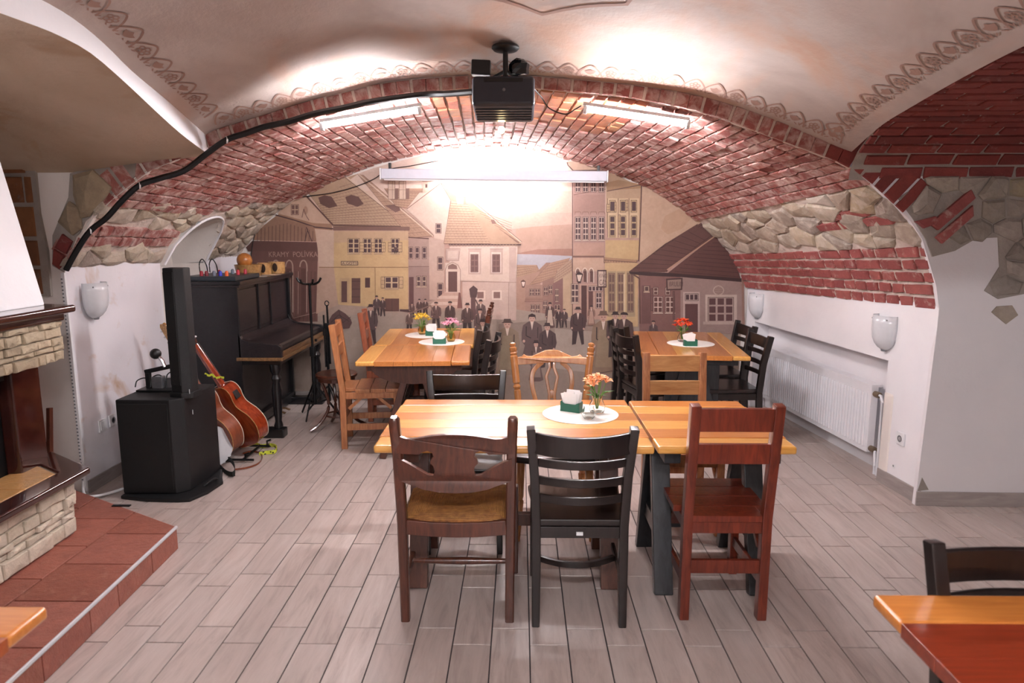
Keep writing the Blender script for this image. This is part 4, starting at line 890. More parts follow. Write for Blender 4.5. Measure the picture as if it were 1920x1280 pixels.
# ================================================================== TABLES AND CHAIRS
M_blk = m_wood('espresso_wood', '120d0d', '211817', 0.3, 0.2, (8, 8, 1.2), 6, True, 0.2, 0.03)
M_red = m_wood('red_brown_wood', '4f1d12', '7a3220', 0.3, 0.35, (10, 10, 1.2), 5, True, 0.2, 0.05)
M_org = m_wood('orange_pine', '8f5330', 'b97c4e', 0.35, 0.3, (10, 10, 1.2), 5, True, 0.2, 0.05)
M_knot = m_wood('honey_pine', 'a87344', 'c99a66', 0.35, 0.3, (1.6, 10, 10), 4, True, 0.15, 0.05)
M_brn = m_wood('brown_oak', '3a1d14', '5c3021', 0.3, 0.35, (8, 8, 1.0), 6, True, 0.2, 0.05)
M_honey = m_wood('turned_honey_wood', 'a06234', 'c08552', 0.25, 0.4, (6, 6, 1.0), 6, True, 0.15, 0.03)
M_p = {'l': m_wood('light_plank', 'cf8f3e', 'e2aa5a', 0.3, 0.8, (1.0, 12, 12), 5, True, 0.10, 0.02),
       'm': m_wood('orange_plank', 'b56a2c', 'cc8440', 0.3, 0.8, (1.0, 12, 12), 5, True, 0.12, 0.02),
       'd': m_wood('red_plank', '8a3c18', 'a65426', 0.3, 0.8, (1.0, 12, 12), 5, True, 0.12, 0.02),
       'r': m_wood('dark_red_plank', '6b2410', '84321a', 0.3, 0.8, (1.0, 12, 12), 5, True, 0.12, 0.02)}
M_tr_b = m_wood('brown_trestle', '3d2118', '5b3628', 0.4, 0.2, (8, 8, 1.2), 5, True, 0.2, 0.05)
M_tr_k = m_wood('black_trestle', '17181b', '2b2c30', 0.4, 0.2, (8, 8, 1.2), 5, True, 0.2, 0.05)
M_rush = None
def table(loc, L, W, rz, planks, leg, label, group=None, gable=False, panel=False, feet=None):
    """dining table, long side along local X; origin on the floor under its centre"""
    o = empty('dining_table', loc, rz, label, 'table', group); n = len(planks); pw = W / n
    for k, c in enumerate(planks):
        MB().box(-L / 2, -W / 2 + k * pw + 0.0004, 0.715, L / 2, -W / 2 + (k + 1) * pw - 0.0004, 0.75).build('plank', M_p[c], o, bevel=0.011 if k in (0, n - 1) else 0.002, seg=3)
    ex = feet or L / 2 - 0.17
    for s in (-1, 1):
        x = s * ex
        MB().box(x - 0.035, -W / 2 + 0.06, 0.655, x + 0.035, W / 2 - 0.06, 0.7145).build('top_beam', leg, o, bevel=0.004)
        if gable:
            g = [(-W / 2 + 0.07, 0.712)] + [(-(W / 2 - 0.09) * math.cos(PI * t / 14), 0.712 - 0.02 - 0.13 * math.sin(PI * t / 14)) for t in range(15)] + [(W / 2 - 0.07, 0.712)]
            MB().prism(g, x + s * 0.036, x + s * 0.060, lambda a, b, h: V(h, a, b)).build('apron', leg, o, bevel=0.003)
        for q in (-1, 1):
            MB().sweep([(x, q * 0.055, 0.655), (x, q * (W / 2 - 0.15 - (0.05 if L > 1.1 and rz == 0 else 0)), 0.0)], rect(0.05, 0.085), (1, 0, 0)).build('leg', leg, o, bevel=0.005)
        MB().box(x - 0.02, -0.17, 0.21, x + 0.02, 0.17, 0.29).build('crossbar', leg, o, bevel=0.004)
        if panel: MB().box(x - 0.015, -0.2, 0.30, x + 0.015, 0.2, 0.655).build('side_panel', leg, o, bevel=0.004)
    MB().box(-ex + .02, -0.02, 0.22, ex - .02, 0.02, 0.28).build('stretcher', leg, o, bevel=0.004)
    return o
table((-0.027, 3.178, 0), 1.187, 0.82, 0, 'lmlmlm', M_tr_b, 'long orange plank table in front with the white mat and orange flowers', 'front tables', feet=0.445)
table((0.872, 3.170, 0), 0.585, 0.80, 0, 'lmlmlm', M_tr_k, 'short striped plank table at the right end of the front row on black trestles', 'front tables', feet=0.215)
RZL = math.radians(3.2); RZR = math.radians(-6.2)
table((-0.772, 5.02, 0), 0.70, 0.80, PI / 2 + RZL, 'mmmmml', M_tr_b, 'orange plank table at back left, nearer of the two, with curved brown apron', 'left tables', gable=True)
table((-0.800, 5.85, 0), 0.95, 0.80, PI / 2 + RZL, 'lmmmml', M_tr_b, 'orange plank table at back left against the mural, holding the yellow and pink flowers', 'left tables', gable=True)
table((1.350, 5.53, 0), 1.22, 0.78, PI / 2 + RZR, 'lmmlmm', M_tr_k, 'orange plank table at back right with red flowers', panel=True)
table((1.44, 1.20, 0), 1.12, 0.79, 0, 'lrrrrm', M_tr_k, 'orange and red plank table cut off at the bottom right corner', feet=0.40)
table((-1.45, 1.12, 0), 0.62, 0.79, 0, 'rrrrdm', M_tr_b, 'small corner of an orange plank table at the bottom left', feet=0.2)

def P3(z, tab):      # interpolate (x, y) of a leaning post
    for a, b in zip(tab, tab[1:]):
        if a[2] <= z <= b[2]: t = (z - a[2]) / (b[2] - a[2]); return a[0] + (b[0] - a[0]) * t, a[1] + (b[1] - a[1]) * t
    return tab[-1][0], tab[-1][1]
def slat(z, h, tab, bow, th=0.018, sag=0.0, n=8, xin=0.0):
    x, y = P3(z, tab); x = abs(x) - xin
    return MB().sweep([(x * (2 * k / n - 1), y - bow * (1 - (2 * k / n - 1) ** 2), z - sag * (1 - (2 * k / n - 1) ** 2)) for k in range(n + 1)], rect(th, h))
def black_chair(loc, rz, label, group=None, sticker=False):
    o = empty('ladderback_chair', loc, rz, label, 'chair', group)
    tab = [(0.182, -0.235, 0), (0.182, -0.205, 0.44), (0.190, -0.222, 0.66), (0.207, -0.262, 0.872)]
    for s in (-1, 1):
        MB().sweep([(s * x, y, z) for x, y, z in [tab[0], (0.181, -0.215, .25)] + tab[1:]], rect(0.038, 0.046), (0, 1, 0), scale=[.85, 1, 1, 1, .95]).build('rear_leg', M_blk, o, bevel=0.005)
        MB().sweep([(s * 0.185, 0.195, 0), (s * 0.182, 0.185, 0.43)], rect(0.036, 0.036), (0, 1, 0), scale=[.8, 1]).build('front_leg', M_blk, o, bevel=0.005)
        MB().beam((s * 0.182, -0.205, 0.20), (s * 0.183, 0.185, 0.20), 0.016, 0.03).build('side_stretcher', M_blk, o, bevel=0.003)
        MB().beam((s * 0.178, -0.19, 0.405), (s * 0.175, 0.18, 0.405), 0.02, 0.05).build('side_apron', M_blk, o, bevel=0.003)
    slat(0.808, 0.088, tab, 0.045, 0.020, 0.012).build('top_rail', M_blk, o, bevel=0.005)
    for z in (0.722, 0.643, 0.566): slat(z, 0.036, tab, 0.045, 0.014, 0.004).build('slat', M_blk, o, bevel=0.004)
    slat(0.408, 0.05, tab, 0.0, 0.02).build('rear_apron', M_blk, o, bevel=0.004)
    MB().sweep([(-0.17, 0.19, 0.405), (0.17, 0.19, 0.405)], rect(0.02, 0.05)).build('front_apron', M_blk, o, bevel=0.003)
    MB().sweep([(0.17 * (2 * k / 8 - 1), -0.02 - 0.07 * (1 - (2 * k / 8 - 1) ** 2), 0.20) for k in range(9)], rect(0.02, 0.026)).build('stretcher', M_blk, o, bevel=0.003)
    seat = [(-0.175, -0.215), (0.175, -0.215), (0.19, -0.10), (0.212, 0.17), (0.195, 0.215), (0.10, 0.232), (-0.10, 0.232), (-0.195, 0.215), (-0.212, 0.17), (-0.19, -0.10)]
    MB().prism(seat, 0.435, 0.465).build('seat', M_blk, o, bevel=0.008)
    if sticker: tag(MB().box(-0.015, -0.2265, 0.40, 0.012, -0.2155, 0.412).build('sticker', M_wplast, o), 'small white sticker')
    return o
bc = black_chair((0.249, 2.893, 0), 0, 'black slat-back chair tucked at the front of the long table, in the middle of three', sticker=True)
def bcopy(x, y, rz, label, group=None): 
    c = dup(bc, (x, y, 0), rz, label, group)
    for ch in [q for q in c.children if q.name.startswith('sticker')]: bpy.data.objects.remove(ch)
    return c
bcopy(-0.295, 3.50, PI + 0.03, 'black slat-back chair across the long front table, beside the ornate honey chair')
bcopy(1.25, 1.37, PI, 'black slat-back chair behind the table cut off at the bottom right')
gR = 'black chairs around the back right table'
bcopy(1.073, 5.36, -PI / 2 + 0.24, 'black slat-back chair on the left of the red-flower table, nearer one', gR)
bcopy(1.087, 5.84, -PI / 2 + 0.2, 'black slat-back chair on the left of the red-flower table, farther one by the mural', gR)
bcopy(1.60, 5.25, PI / 2 + 0.03, 'black slat-back chair on the right of the red-flower table, nearer one by the radiator', gR)
bcopy(1.67, 5.80, PI / 2 + 0.03, 'black slat-back chair on the right of the red-flower table, farther one in the corner', gR)
gL = 'black chairs on the right of the left tables'
bcopy(-0.455, 5.10, PI / 2 - 0.14, 'black slat-back chair right of the near left table, nearest of its row', gL)
bcopy(-0.56, 5.60, PI / 2 - 0.10, 'black slat-back chair right of the left tables, middle of its row', gL)
def plain_chair(loc, rz, mat, label, railmat=None, h=0.96, group=None):
    o = empty('plank_seat_chair', loc, rz, label, 'chair', group); railmat = railmat or mat
    tab = [(0.165, -0.20, 0), (0.165, -0.20, 0.46), (0.167, -0.262, h)]
    for s in (-1, 1):
        MB().sweep([(s * x, y, z) for x, y, z in tab], rect(0.041, 0.046), (0, 1, 0)).build('rear_leg', mat, o, bevel=0.005)
        MB().beam((s * 0.165, 0.20, 0), (s * 0.165, 0.20, 0.44), 0.04, 0.04, (0, 1, 0)).build('front_leg', mat, o, bevel=0.004)
        MB().beam((s * 0.165, -0.18, 0.17), (s * 0.165, 0.18, 0.17), 0.018, 0.05).build('side_stretcher', mat, o, bevel=0.003)
        MB().beam((s * 0.165, -0.18, 0.415), (s * 0.165, 0.18, 0.415), 0.02, 0.05).build('side_apron', mat, o, bevel=0.003)
        MB().beam((s * 0.155, -0.16, 0.31), (s * 0.155, -0.06, 0.40), 0.015, 0.025).build('brace', mat, o, bevel=0.002)
        MB().beam((s * 0.155, 0.16, 0.31), (s * 0.155, 0.06, 0.40), 0.015, 0.025).build('brace', mat, o, bevel=0.002)
    slat(0.895 * h / .96, 0.097, tab, 0.0, 0.022, xin=0.012).build('top_rail', railmat, o, bevel=0.004)
    slat(0.748 * h / .96, 0.085, tab, 0.0, 0.022, xin=0.012).build('back_rail', railmat, o, bevel=0.004)
    MB().beam((-0.15, -0.20, 0.24), (0.15, -0.20, 0.24), 0.02, 0.06).build('rear_stretcher', mat, o, bevel=0.003)
    MB().beam((-0.15, 0.20, 0.28), (0.15, 0.20, 0.28), 0.02, 0.05).build('front_stretcher', mat, o, bevel=0.003)
    for a, b, k in ((-0.15, 0.20, 0.415), (-0.15, -0.20, 0.415)): MB().beam((a, b, k), (-a, b, k), 0.02, 0.05).build('apron', mat, o, bevel=0.003)
    for k in range(4):
        y0 = -0.215 + k * 0.1125; w = 0.15 if k == 0 else 0.202
        MB().box(-w, y0, 0.441, w, y0 + 0.110, 0.470).build('seat_plank', mat, o, bevel=0.004)
    return o
plain_chair((0.868, 2.925, 0), 0, M_red, 'red-brown plank-seat chair, rightmost of the three in front')
plain_chair((0.915, 3.74, 0), PI, M_org, 'light pine chair with knotty rails beyond the short front table', M_knot, 0.935)
c = plain_chair((-1.165, 5.215, 0), -PI / 2 + 0.12, M_org, 'orange pine chair left of the near left table, facing right')
dup(c, (-1.13, 5.98, 0), -PI / 2 + 0.12, 'reddish pine chair farther back beside the mural, left of the left table', swap={'orange_pine': m_wood('reddish_pine', '7d3d24', 'a3583a', 0.35, 0.3, (10, 10, 1.2), 5)})
# --- chair with rush seat
def m_rush():
    t = NT('rush_seat'); v = t.coord(); sx = t.add('ShaderNodeSeparateXYZ'); t.l(v, sx.inputs[0])
    ax = t.math('ABSOLUTE', sx.outputs[0]); ay = t.math('MULTIPLY', t.math('ABSOLUTE', sx.outputs[1]), 1.12); d = t.math('MAXIMUM', ax, ay)
    w_ = t.math('SINE', t.math('MULTIPLY', d, 900.0)); n = t.noise(v, 40, 4)
    c = t.ramp(t.math('ADD', t.math('MULTIPLY', w_, 0.25), n), [(0.25, hexc('6b3f1c')), (0.55, hexc('a0692f')), (0.8, hexc('bd8a48'))]); k = t.math('GREATER_THAN', ax, ay)
    c = t.mix(t.math('MULTIPLY', k, 0.25), c, hexc('c2955c')); t.base(c); t.set(Roughness=0.6); t.bump(w_, 0.5, 0.004); return t.m
def rush_chair(loc, rz, label):
    o = empty('rush_seat_chair', loc, rz, label, 'chair')
    for s in (-1, 1):
        MB().sweep([(s * 0.222, -0.20, 0), (s * 0.226, -0.195, 0.45), (s * 0.232, -0.225, 0.75), (s * 0.237, -0.262, 0.90), (s * 0.237, -0.266, 0.914)], [(x * 0.0205, y * 0.022) for x, y in ((-1, -.7), (-.7, -1), (.7, -1), (1, -.7), (1, .7), (.7, 1), (-.7, 1), (-1, .7))], (0, 1, 0), scale=[.9, 1, 1, 1, .6]).build('rear_leg', M_brn, o, smooth=True)
        MB().sweep([(s * 0.235, 0.225, 0), (s * 0.235, 0.225, 0.445)], rect(0.045, 0.045), (0, 1, 0)).build('front_leg', M_brn, o, bevel=0.006)
        MB().beam((s * 0.228, -0.18, 0.17), (s * 0.233, 0.205, 0.15), 0.022, 0.03).build('side_stretcher', M_brn, o, bevel=0.004)
        MB().beam((s * 0.228, -0.18, 0.405), (s * 0.233, 0.21, 0.405), 0.025, 0.06).build('side_apron', M_brn, o, bevel=0.004)
    MB().tube([(-0.23, 0.02, 0.16), (-0.12, 0.02, 0.16), (0.0, 0.02, 0.16), (0.12, 0.02, 0.16), (0.23, 0.02, 0.16)], 0.014, 10, scale=[.8, 1, 1.25, 1, .8]).build('stretcher', M_brn, o, smooth=True)
    u = lambda a, b: ((a - 444) / 1130, 0.84 - (b - 290) / 1130)
    half = [(444, 283), (400, 284), (350, 290), (300, 300), (260, 308), (230, 308), (205, 300), (184, 286), (182, 384), (288, 384), (300, 372), (325, 364), (346, 372), (352, 392), (340, 408), (336, 425), (350, 440), (356, 465), (348, 486), (322, 482), (280, 456), (235, 430), (184, 406), (184, 520), (230, 535), (300, 560), (370, 572), (444, 576)]
    poly = [u(*p) for p in half] + [(-u(*p)[0], u(*p)[1]) for p in reversed(half[1:-1])]
    yb = lambda z: -0.205 - max(0, z - 0.5) * 0.14
    MB().prism(poly, -0.011, 0.011, lambda a, b, h: V(a * 1.01, yb(b) + h - 0.018 * (1 - (a / .23) ** 2), b)).build('back_panel', M_brn, o, bevel=0.003)
    MB().sweep([(-0.21, -0.20, 0.425), (-0.1, -0.20, 0.415), (0, -0.20, 0.412), (0.1, -0.20, 0.415), (0.21, -0.20, 0.425)], rect(0.03, 0.065)).build('rear_apron', M_brn, o, bevel=0.006)
    MB().beam((-0.215, 0.225, 0.41), (0.215, 0.225, 0.41), 0.03, 0.06).build('front_apron', M_brn, o, bevel=0.006)
    mb = MB(); n = 12; top = {}
    for i in range(n + 1):
        for j in range(n + 1):
            a, b = 2 * i / n - 1, 2 * j / n - 1; wd = 0.218 + 0.02 * (b + 1) / 2
            mb.v.append(V(a * wd, 0.005 + b * 0.208, 0.468 + 0.010 * max(abs(a), abs(b)) ** 2 - 0.022 * max(abs(a), abs(b)) ** 10 - 0.006 * (1 - abs(abs(a) - abs(b)))))
    mb.f = [(i * (n + 1) + j, (i + 1) * (n + 1) + j, (i + 1) * (n + 1) + j + 1, i * (n + 1) + j + 1) for i in range(n) for j in range(n)]
    k0 = len(mb.v); rim = [i * (n + 1) for i in range(n + 1)] + [n * (n + 1) + j for j in range(1, n + 1)] + [i * (n + 1) + n for i in range(n - 1, -1, -1)] + [j for j in range(n - 1, 0, -1)]
    mb.v += [V(mb.v[r].x, mb.v[r].y, 0.435) for r in rim]; m = len(rim)
    mb.f += [(rim[q], rim[(q + 1) % m], k0 + (q + 1) % m, k0 + q) for q in range(m)] + [tuple(k0 + q for q in range(m))]
    tag(mb.build('seat', m_rush(), o, smooth=True), 'woven golden rush seat'); return o
rush_chair((-0.266, 2.895, 0), 0, 'dark brown chair with woven rush seat and cut-out back at the long front table')
# --- ornate chair
def turned(pts, prof, mat, name, o, n=12):
    a, b = Vector(pts[0]), Vector(pts[1]); L = (b - a).length; q = (b - a).to_track_quat('Z', 'Y').to_matrix().to_4x4()
    return MB().lathe([(r, t * L) for r, t in prof], n=n, M=Matrix.Translation(a) @ q).build(name, mat, o, smooth=True)
POST = [(0.014, 0), (0.018, .1), (0.019, .3), (0.020, .50), (0.016, .505), (0.016, .515), (0.022, .53), (0.022, .545), (0.016, .56), (0.016, .57), (0.021, .58), (0.022, .80), (0.023, .855), (0.017, .865), (0.022, .885), (0.017, .90), (0.021, .91), (0.022, .945), (0.013, .955), (0.019, .975), (0.018, .99), (0.008, 1.0)]
def ornate_chair(loc, rz, mat, label, seatmat, wide=True):
    o = empty('turned_post_chair', loc, rz, label, 'chair')
    for s in (-1, 1):
        turned([(s * 0.175, -0.19, 0.45), (s * 0.232, -0.30, 1.0)], POST, mat, 'back_post', o)
        turned([(s * 0.19, -0.25, 0), (s * 0.175, -0.19, 0.45)], [(0.014, 0), (0.02, .3), (0.024, .5), (0.018, .52), (0.022, .56), (0.022, 1)], mat, 'rear_leg', o)
        turned([(s * 0.20, 0.20, 0), (s * 0.18, 0.17, 0.44)], [(0.014, 0), (0.02, .3), (0.024, .5), (0.018, .52), (0.022, .56), (0.022, 1)], mat, 'front_leg', o)
        MB().tube([(s * 0.185, -0.21, 0.2), (s * 0.19, 0, 0.2), (s * 0.19, 0.18, 0.2)], 0.012, 8, scale=[.8, 1.2, .8]).build('side_stretcher', mat, o, smooth=True)
    yb = lambda z: -0.19 - (z - 0.45) * 0.2
    half = [(0, 0.955), (0.04, 0.952), (0.08, 0.935), (0.12, 0.918), (0.15, 0.922), (0.165, 0.932), (0.18, 0.918), (0.212, 0.912), (0.21, 0.872), (0.1, 0.878), (0, 0.885)]
    F = lambda a, b, h: V(a, yb(b) + h - 0.02 * (1 - (a / .22) ** 2), b)
    MB().prism([(a, b) for a, b in half] + [(-a, b) for a, b in reversed(half[1:-1])], -0.012, 0.012, F).build('crest_rail', mat, o, bevel=0.004)
    for s in (-1, 1):
        MB().sweep([F(s * a, b, 0) for a, b in [(p.x, p.y) for p in smooth_pts([(0.055, .885, 0), (0.105, .84, 0), (0.118, .77, 0), (0.10, .68, 0), (0.07, .58, 0), (0.05, .48, 0)], 4)]], rect(0.026, 0.016), (0, 1, 0)).build('splat_hoop', mat, o, bevel=0.003)
        MB().sweep([F(s * a, b, 0) for a, b in ((0.014, .885), (0.012, .855), (0.033, .80), (0.014, .70), (0.022, .58), (0.02, .48))], rect(0.018, 0.016), (0, 1, 0)).build('splat_loop', mat, o, bevel=0.003)
    MB().prism([(0.02 * math.cos(t * PI / 5), 0.70 + 0.025 * math.sin(t * PI / 5)) for t in range(10)], -0.008, 0.008, F).build('splat_knot', mat, o, bevel=0.003)
    MB().prism([(-0.19, -0.22), (0.19, -0.22), (0.235, 0.05), (0.225, 0.20), (0.12, 0.235), (-0.12, 0.235), (-0.225, 0.20), (-0.235, 0.05)], 0.435, 0.472).build('seat', seatmat, o, bevel=0.012)
    return o
ornate_chair((0.186, 3.66, 0), PI, M_honey, 'ornate honey-coloured chair with turned posts and looped back beyond the long front table', M_blk)
ornate_chair((-0.56, 6.10, 0), PI / 2, M_brn, 'dark turned-post chair with round finials at the mural end of the left table', M_brn)
# --- bentwood stool
o = empty('round_stool', (-1.53, 5.55, 0), 0, 'dark bentwood stool with a round seat beside the piano', 'stool')
MB().lathe([(0.001, 0.455), (0.165, 0.455), (0.17, 0.462), (0.17, 0.478), (0.16, 0.486), (0.001, 0.480)], n=24).build('seat', M_brn, o, smooth=True)
MB().lathe([(0.135, 0.425), (0.15, 0.425), (0.15, 0.454), (0.135, 0.454)], n=24).build('seat_ring', M_brn, o)
for k in range(4):
    a = k * PI / 2 + 0.5; c_, s_ = math.cos(a), math.sin(a)
    MB().tube(smooth_pts([(c_ * 0.13, s_ * 0.13, 0.43), (c_ * 0.085, s_ * 0.085, 0.30), (c_ * 0.08, s_ * 0.08, 0.18), (c_ * 0.15, s_ * 0.15, 0.07), (c_ * 0.235, s_ * 0.235, 0.013)], 5), 0.013, 8).build('leg', M_brn, o, smooth=True)
MB().tube([(0.10 * math.cos(t * PI / 12), 0.10 * math.sin(t * PI / 12), 0.13) for t in range(24)], 0.008, 6, closed=True).build('ring', M_brn, o, smooth=True)
# ================================================================== THINGS ON THE TABLES
M_mat = m_plain('white_cloth', 'eceae4', 0.9, var=0.03, bump=0.1)
M_green = m_plain('green_plastic', '1f5c48', 0.45, var=0.05)
M_paper = m_plain('white_paper', 'e9e5e4', 0.8, var=0.03)
def m_glass(name, col=(0.95, 0.97, 0.96), rough=0.03):
    t = NT(name); t.base(col); t.set(Roughness=rough, Transmission_Weight=1.0, IOR=1.3); return t.m
M_glass = m_glass('clear_glass'); M_amber = m_glass('amber_glass', (0.85, 0.72, 0.42), 0.15)
M_leaf = m_plain('leaf_green', '4a7a2e', 0.45, var=0.3); M_stem = m_plain('stem_green', '5f8f3c', 0.5, var=0.2)
def placemat(x, y, label, r=0.188): 
    return tag(MB().lathe([(0.001, 0.7503), (r - .002, 0.7503), (r, 0.752), (r - .003, 0.7535), (0.001, 0.7535)], n=40).build('placemat', M_mat, origin=None, smooth=True), label, 'placemat', 'white round placemats'), (x, y)
def put(pair):
    o, (x, y) = pair; o.location = (x, y, 0); return o
def napkins(x, y, rz, label, fan=0.25, z=0.7537):
    o = empty('napkin_holder', (x, y, z), rz, label, 'napkin holder', 'green napkin holders')
    w = 0.052
    M_ = MB()
    for s in (-1, 1): M_.prism([(-w, 0), (w, 0), (w - .004, 0.052), (w * .55, 0.040), (-w * .55, 0.040), (-w + .004, 0.052)], s * 0.022 - 0.0015, s * 0.022 + 0.0015, lambda a, b, h: V(a, h, b))
    M_.box(-w, -0.022, 0, w, 0.022, 0.004); M_.box(-w, -0.022, 0.003, -w + .003, 0.022, 0.05); M_.box(w - .003, -0.022, 0.003, w, 0.022, 0.05)
    M_.build('holder', M_green, o)
    for k in range(7):
        t = random.uniform(-fan, fan); R_ = Matrix.Translation((random.uniform(-.008, .008), -0.017 + 0.0055 * k, 0.006)) @ Matrix.Rotation(t, 4, 'Y') @ Matrix.Rotation(random.uniform(-.12, .12), 4, 'X')
        MB().box(-0.036, -0.0012, 0.0, 0.036, 0.0012, 0.088 + random.uniform(0, 0.012), R_).build('napkin', M_paper, o)
    return o
def m_petal(name, c1, c2):
    t = NT(name); n = t.noise(t.coord(), 60, 3); t.base(t.ramp(n, [(0.35, hexc(c1)), (0.65, hexc(c2))])); t.set(Roughness=0.5, Subsurface_Weight=0.0); return t.m
def bouquet(x, y, z, cols, label, vlabel, n=9, vase='glass', spread=0.06, seed=1, hgt=0.12):
    random.seed(seed); o = empty('flower_vase', (x, y, z), 0, label, 'flowers', 'small vases of flowers')
    if vase == 'glass': prof = [(0.001, 0), (0.032, 0.0), (0.040, 0.015), (0.041, 0.035), (0.030, 0.058), (0.024, 0.070), (0.028, 0.088), (0.026, 0.088), (0.022, 0.070), (0.028, 0.056), (0.038, 0.035), (0.037, 0.016), (0.03, 0.006), (0.001, 0.006)]
    else: prof = [(0.001, 0), (0.026, 0.0), (0.036, 0.02), (0.037, 0.04), (0.029, 0.060), (0.029, 0.072), (0.027, 0.072), (0.027, 0.058), (0.034, 0.04), (0.033, 0.02), (0.024, 0.005), (0.001, 0.005)]
    MB().lathe(prof, n=20, caps=False).build('vase', M_glass if vase == 'glass' else M_amber, o, smooth=True)
    ms = [m_petal('petal_' + c[0], c[0], c[1]) for c in cols]
    for k in range(n):
        a = k * 2.4; r = spread * math.sqrt((k + .5) / n); hx, hy = r * math.cos(a), r * math.sin(a); hz = hgt + 0.045 * (1 - (r / spread) ** 2) + random.uniform(-.008, .012)
        fl = MB(); up = V(hx * 6, hy * 6, 1 + random.uniform(-.2, .2)).normalized(); q = up.to_track_quat('Z', 'Y').to_matrix().to_4x4(); T = Matrix.Translation((hx, hy, hz)) @ q
        for p in range(6):
            b = p * PI / 3; L = 0.038 * random.uniform(.85, 1.1); w_ = 0.0115 if p % 2 else 0.009
            pts = [(0, 0, 0), (w_ * .5, L * .3, L * .45), (w_, L * .65, L * .68), (0, L, L * .62), (-w_, L * .65, L * .68), (-w_ * .5, L * .3, L * .45), (0, L * .6, L * .60)]
            R_ = T @ Matrix.Rotation(b, 4, 'Z'); fl.add([R_ @ Vector(v) for v in pts], [(0, 1, 6, 5), (1, 2, 6), (2, 3, 6), (3, 4, 6), (4, 5, 6)])
        f = fl.build('bloom', ms[k % len(ms)], o)
        MB().tube([(hx * .1, hy * .1, 0.02), (hx * .4, hy * .4, 0.08), (hx, hy, hz)], 0.0018, 5).build('stem', M_stem, f)
    for k in range(9):
        a = k * 2.1 + seed; L = random.uniform(.05, .09); rr = Matrix.Rotation(a, 4, 'Z'); z0 = random.uniform(.075, .10); up = random.uniform(-.01, .035)
        MB().add([rr @ V(*p) for p in ((0, 0.01, z0), (0.009, 0.01 + L * .4, z0 + up * .8 + .006), (0, 0.01 + L, z0 + up), (-0.009, 0.01 + L * .4, z0 + up * .8 + .006), (0, 0.01 + L * .4, z0 + up * .8))], [(0, 1, 4), (1, 2, 4), (2, 3, 4), (3, 0, 4)]).build('leaf', M_leaf, o)
    return o
p = at_z(1088, 776, 0.75); put(placemat(p.x, p.y, 'white round placemat on the long front table'))
q = at_z(1072, 772, 0.754); napkins(q.x, q.y + 0.02, -0.5, 'green napkin holder on the front table next to the orange flowers')
q = at_z(1120, 775, 0.754); bouquet(q.x, q.y + 0.02, 0.7537, [('e8935c', 'f2b27a'), ('e07f58', 'eaa35f')], 'round glass vase of orange alstroemerias on the front table', '', 8, seed=3, spread=0.055, hgt=0.13)
gl = tag(MB().lathe([(0.001, 0), (0.022, 0.0), (0.034, 0.016), (0.034, 0.034), (0.024, 0.052), (0.025, 0.058), (0.023, 0.058), (0.022, 0.051), (0.031, 0.034), (0.031, 0.017), (0.02, 0.004), (0.001, 0.004)], n=20, caps=False).build('candle_glass', M_glass, smooth=True), 'small empty clear glass beside the orange flower vase', 'glass'); q = at_z(1104, 785, 0.754); gl.location = (q.x, q.y + .01, 0.7537)
p = at_z(828, 641, 0.75); put(placemat(p.x, p.y, 'white round placemat on the left tables under the pink flowers'))
q = at_z(824, 644, 0.754); napkins(q.x, q.y, 0.05, 'green napkin holder with upright napkins in front of the pink flowers', 0.1)
q = at_z(845, 641, 0.754); bouquet(q.x, q.y + .03, 0.7537, [('e79ab8', 'f3c6d3'), ('dd86a8', 'f0b6c8')], 'amber vase of pink flowers on the left table', '', 10, 'amber', seed=5)
p = at_z(800, 628, 0.75); put(placemat(p.x, p.y, 'white round placemat on the left table under the yellow flowers'))
q = at_z(810, 629, 0.754); napkins(q.x, q.y, -0.2, 'green napkin holder half hidden behind the front one, by the yellow flowers', 0.15)
q = at_z(791, 627, 0.754); bouquet(q.x, q.y + .02, 0.7537, [('e8c23a', 'f2d85a'), ('dcae2c', 'f0cf48')], 'amber vase of yellow flowers on the left table', '', 10, 'amber', seed=8)
p = at_z(1295, 644, 0.75); put(placemat(p.x, p.y, 'white round placemat on the back right table'))
q = at_z(1294, 648, 0.754); napkins(q.x, q.y, 0.0, 'green napkin holder on the back right table in front of the red flowers', 0.35)
q = at_z(1281, 641, 0.754); bouquet(q.x, q.y + .03, 0.7537, [('d8401c', 'e8632a'), ('c92f1a', 'e0502a')], 'vase of bright red flowers on the back right table', '', 11, seed=11)
random.seed(21)
# ================================================================== FIREPLACE AND ITS STEP
M_glaze = m_wood('brown_glaze', '2a100d', '3f1a14', 0.12, 0.7, (3, 3, 3), 6, True, 0.15, 0.05)
M_terra = m_brick('terracotta_tile', ['96584a', 'a1614f', '8f5343', 'a8695a'], 'a87868', 0.15, 0.55)
M_tanT = m_brick('tan_tile', ['b98a55', 'c2935c', 'ab7d4a'], 'c9a070', 0.1, 0.3)
M_clad = m_brick('cream_cladding', ['cfc2b0', 'd8ccb9', 'c2b49f', 'd2c6b6', 'b8aa96'], '9a8a76', 0.25, 0.9)
M_cladd = m_brick('sooty_cladding', ['b5a58c', 'a39178', 'bfae94', '93826c', 'a99a82'], '6b5c4a', 0.45, 0.9)
M_soot = m_plain('firebox_black', '14100f', 0.8); M_steel = m_plain('aluminium', 'd2d4d8', 0.35, 0.35, 0.04); M_iron = m_plain('black_iron', '101012', 0.4, 0.3)
HZ = 0.12
STP = [(-1.800, 3.345), (-2.745, 3.90), (-4.5, 3.98), (-4.5, 0.5), (-1.735, 0.5), (-1.752, 2.1)]
step = tag(MB().prism(STP, 0.0, HZ - 0.012).build('floor_step', m_plain('step_grout', '5a3b30', 0.9)), kind='structure', label='raised terracotta step in front of the fireplace')
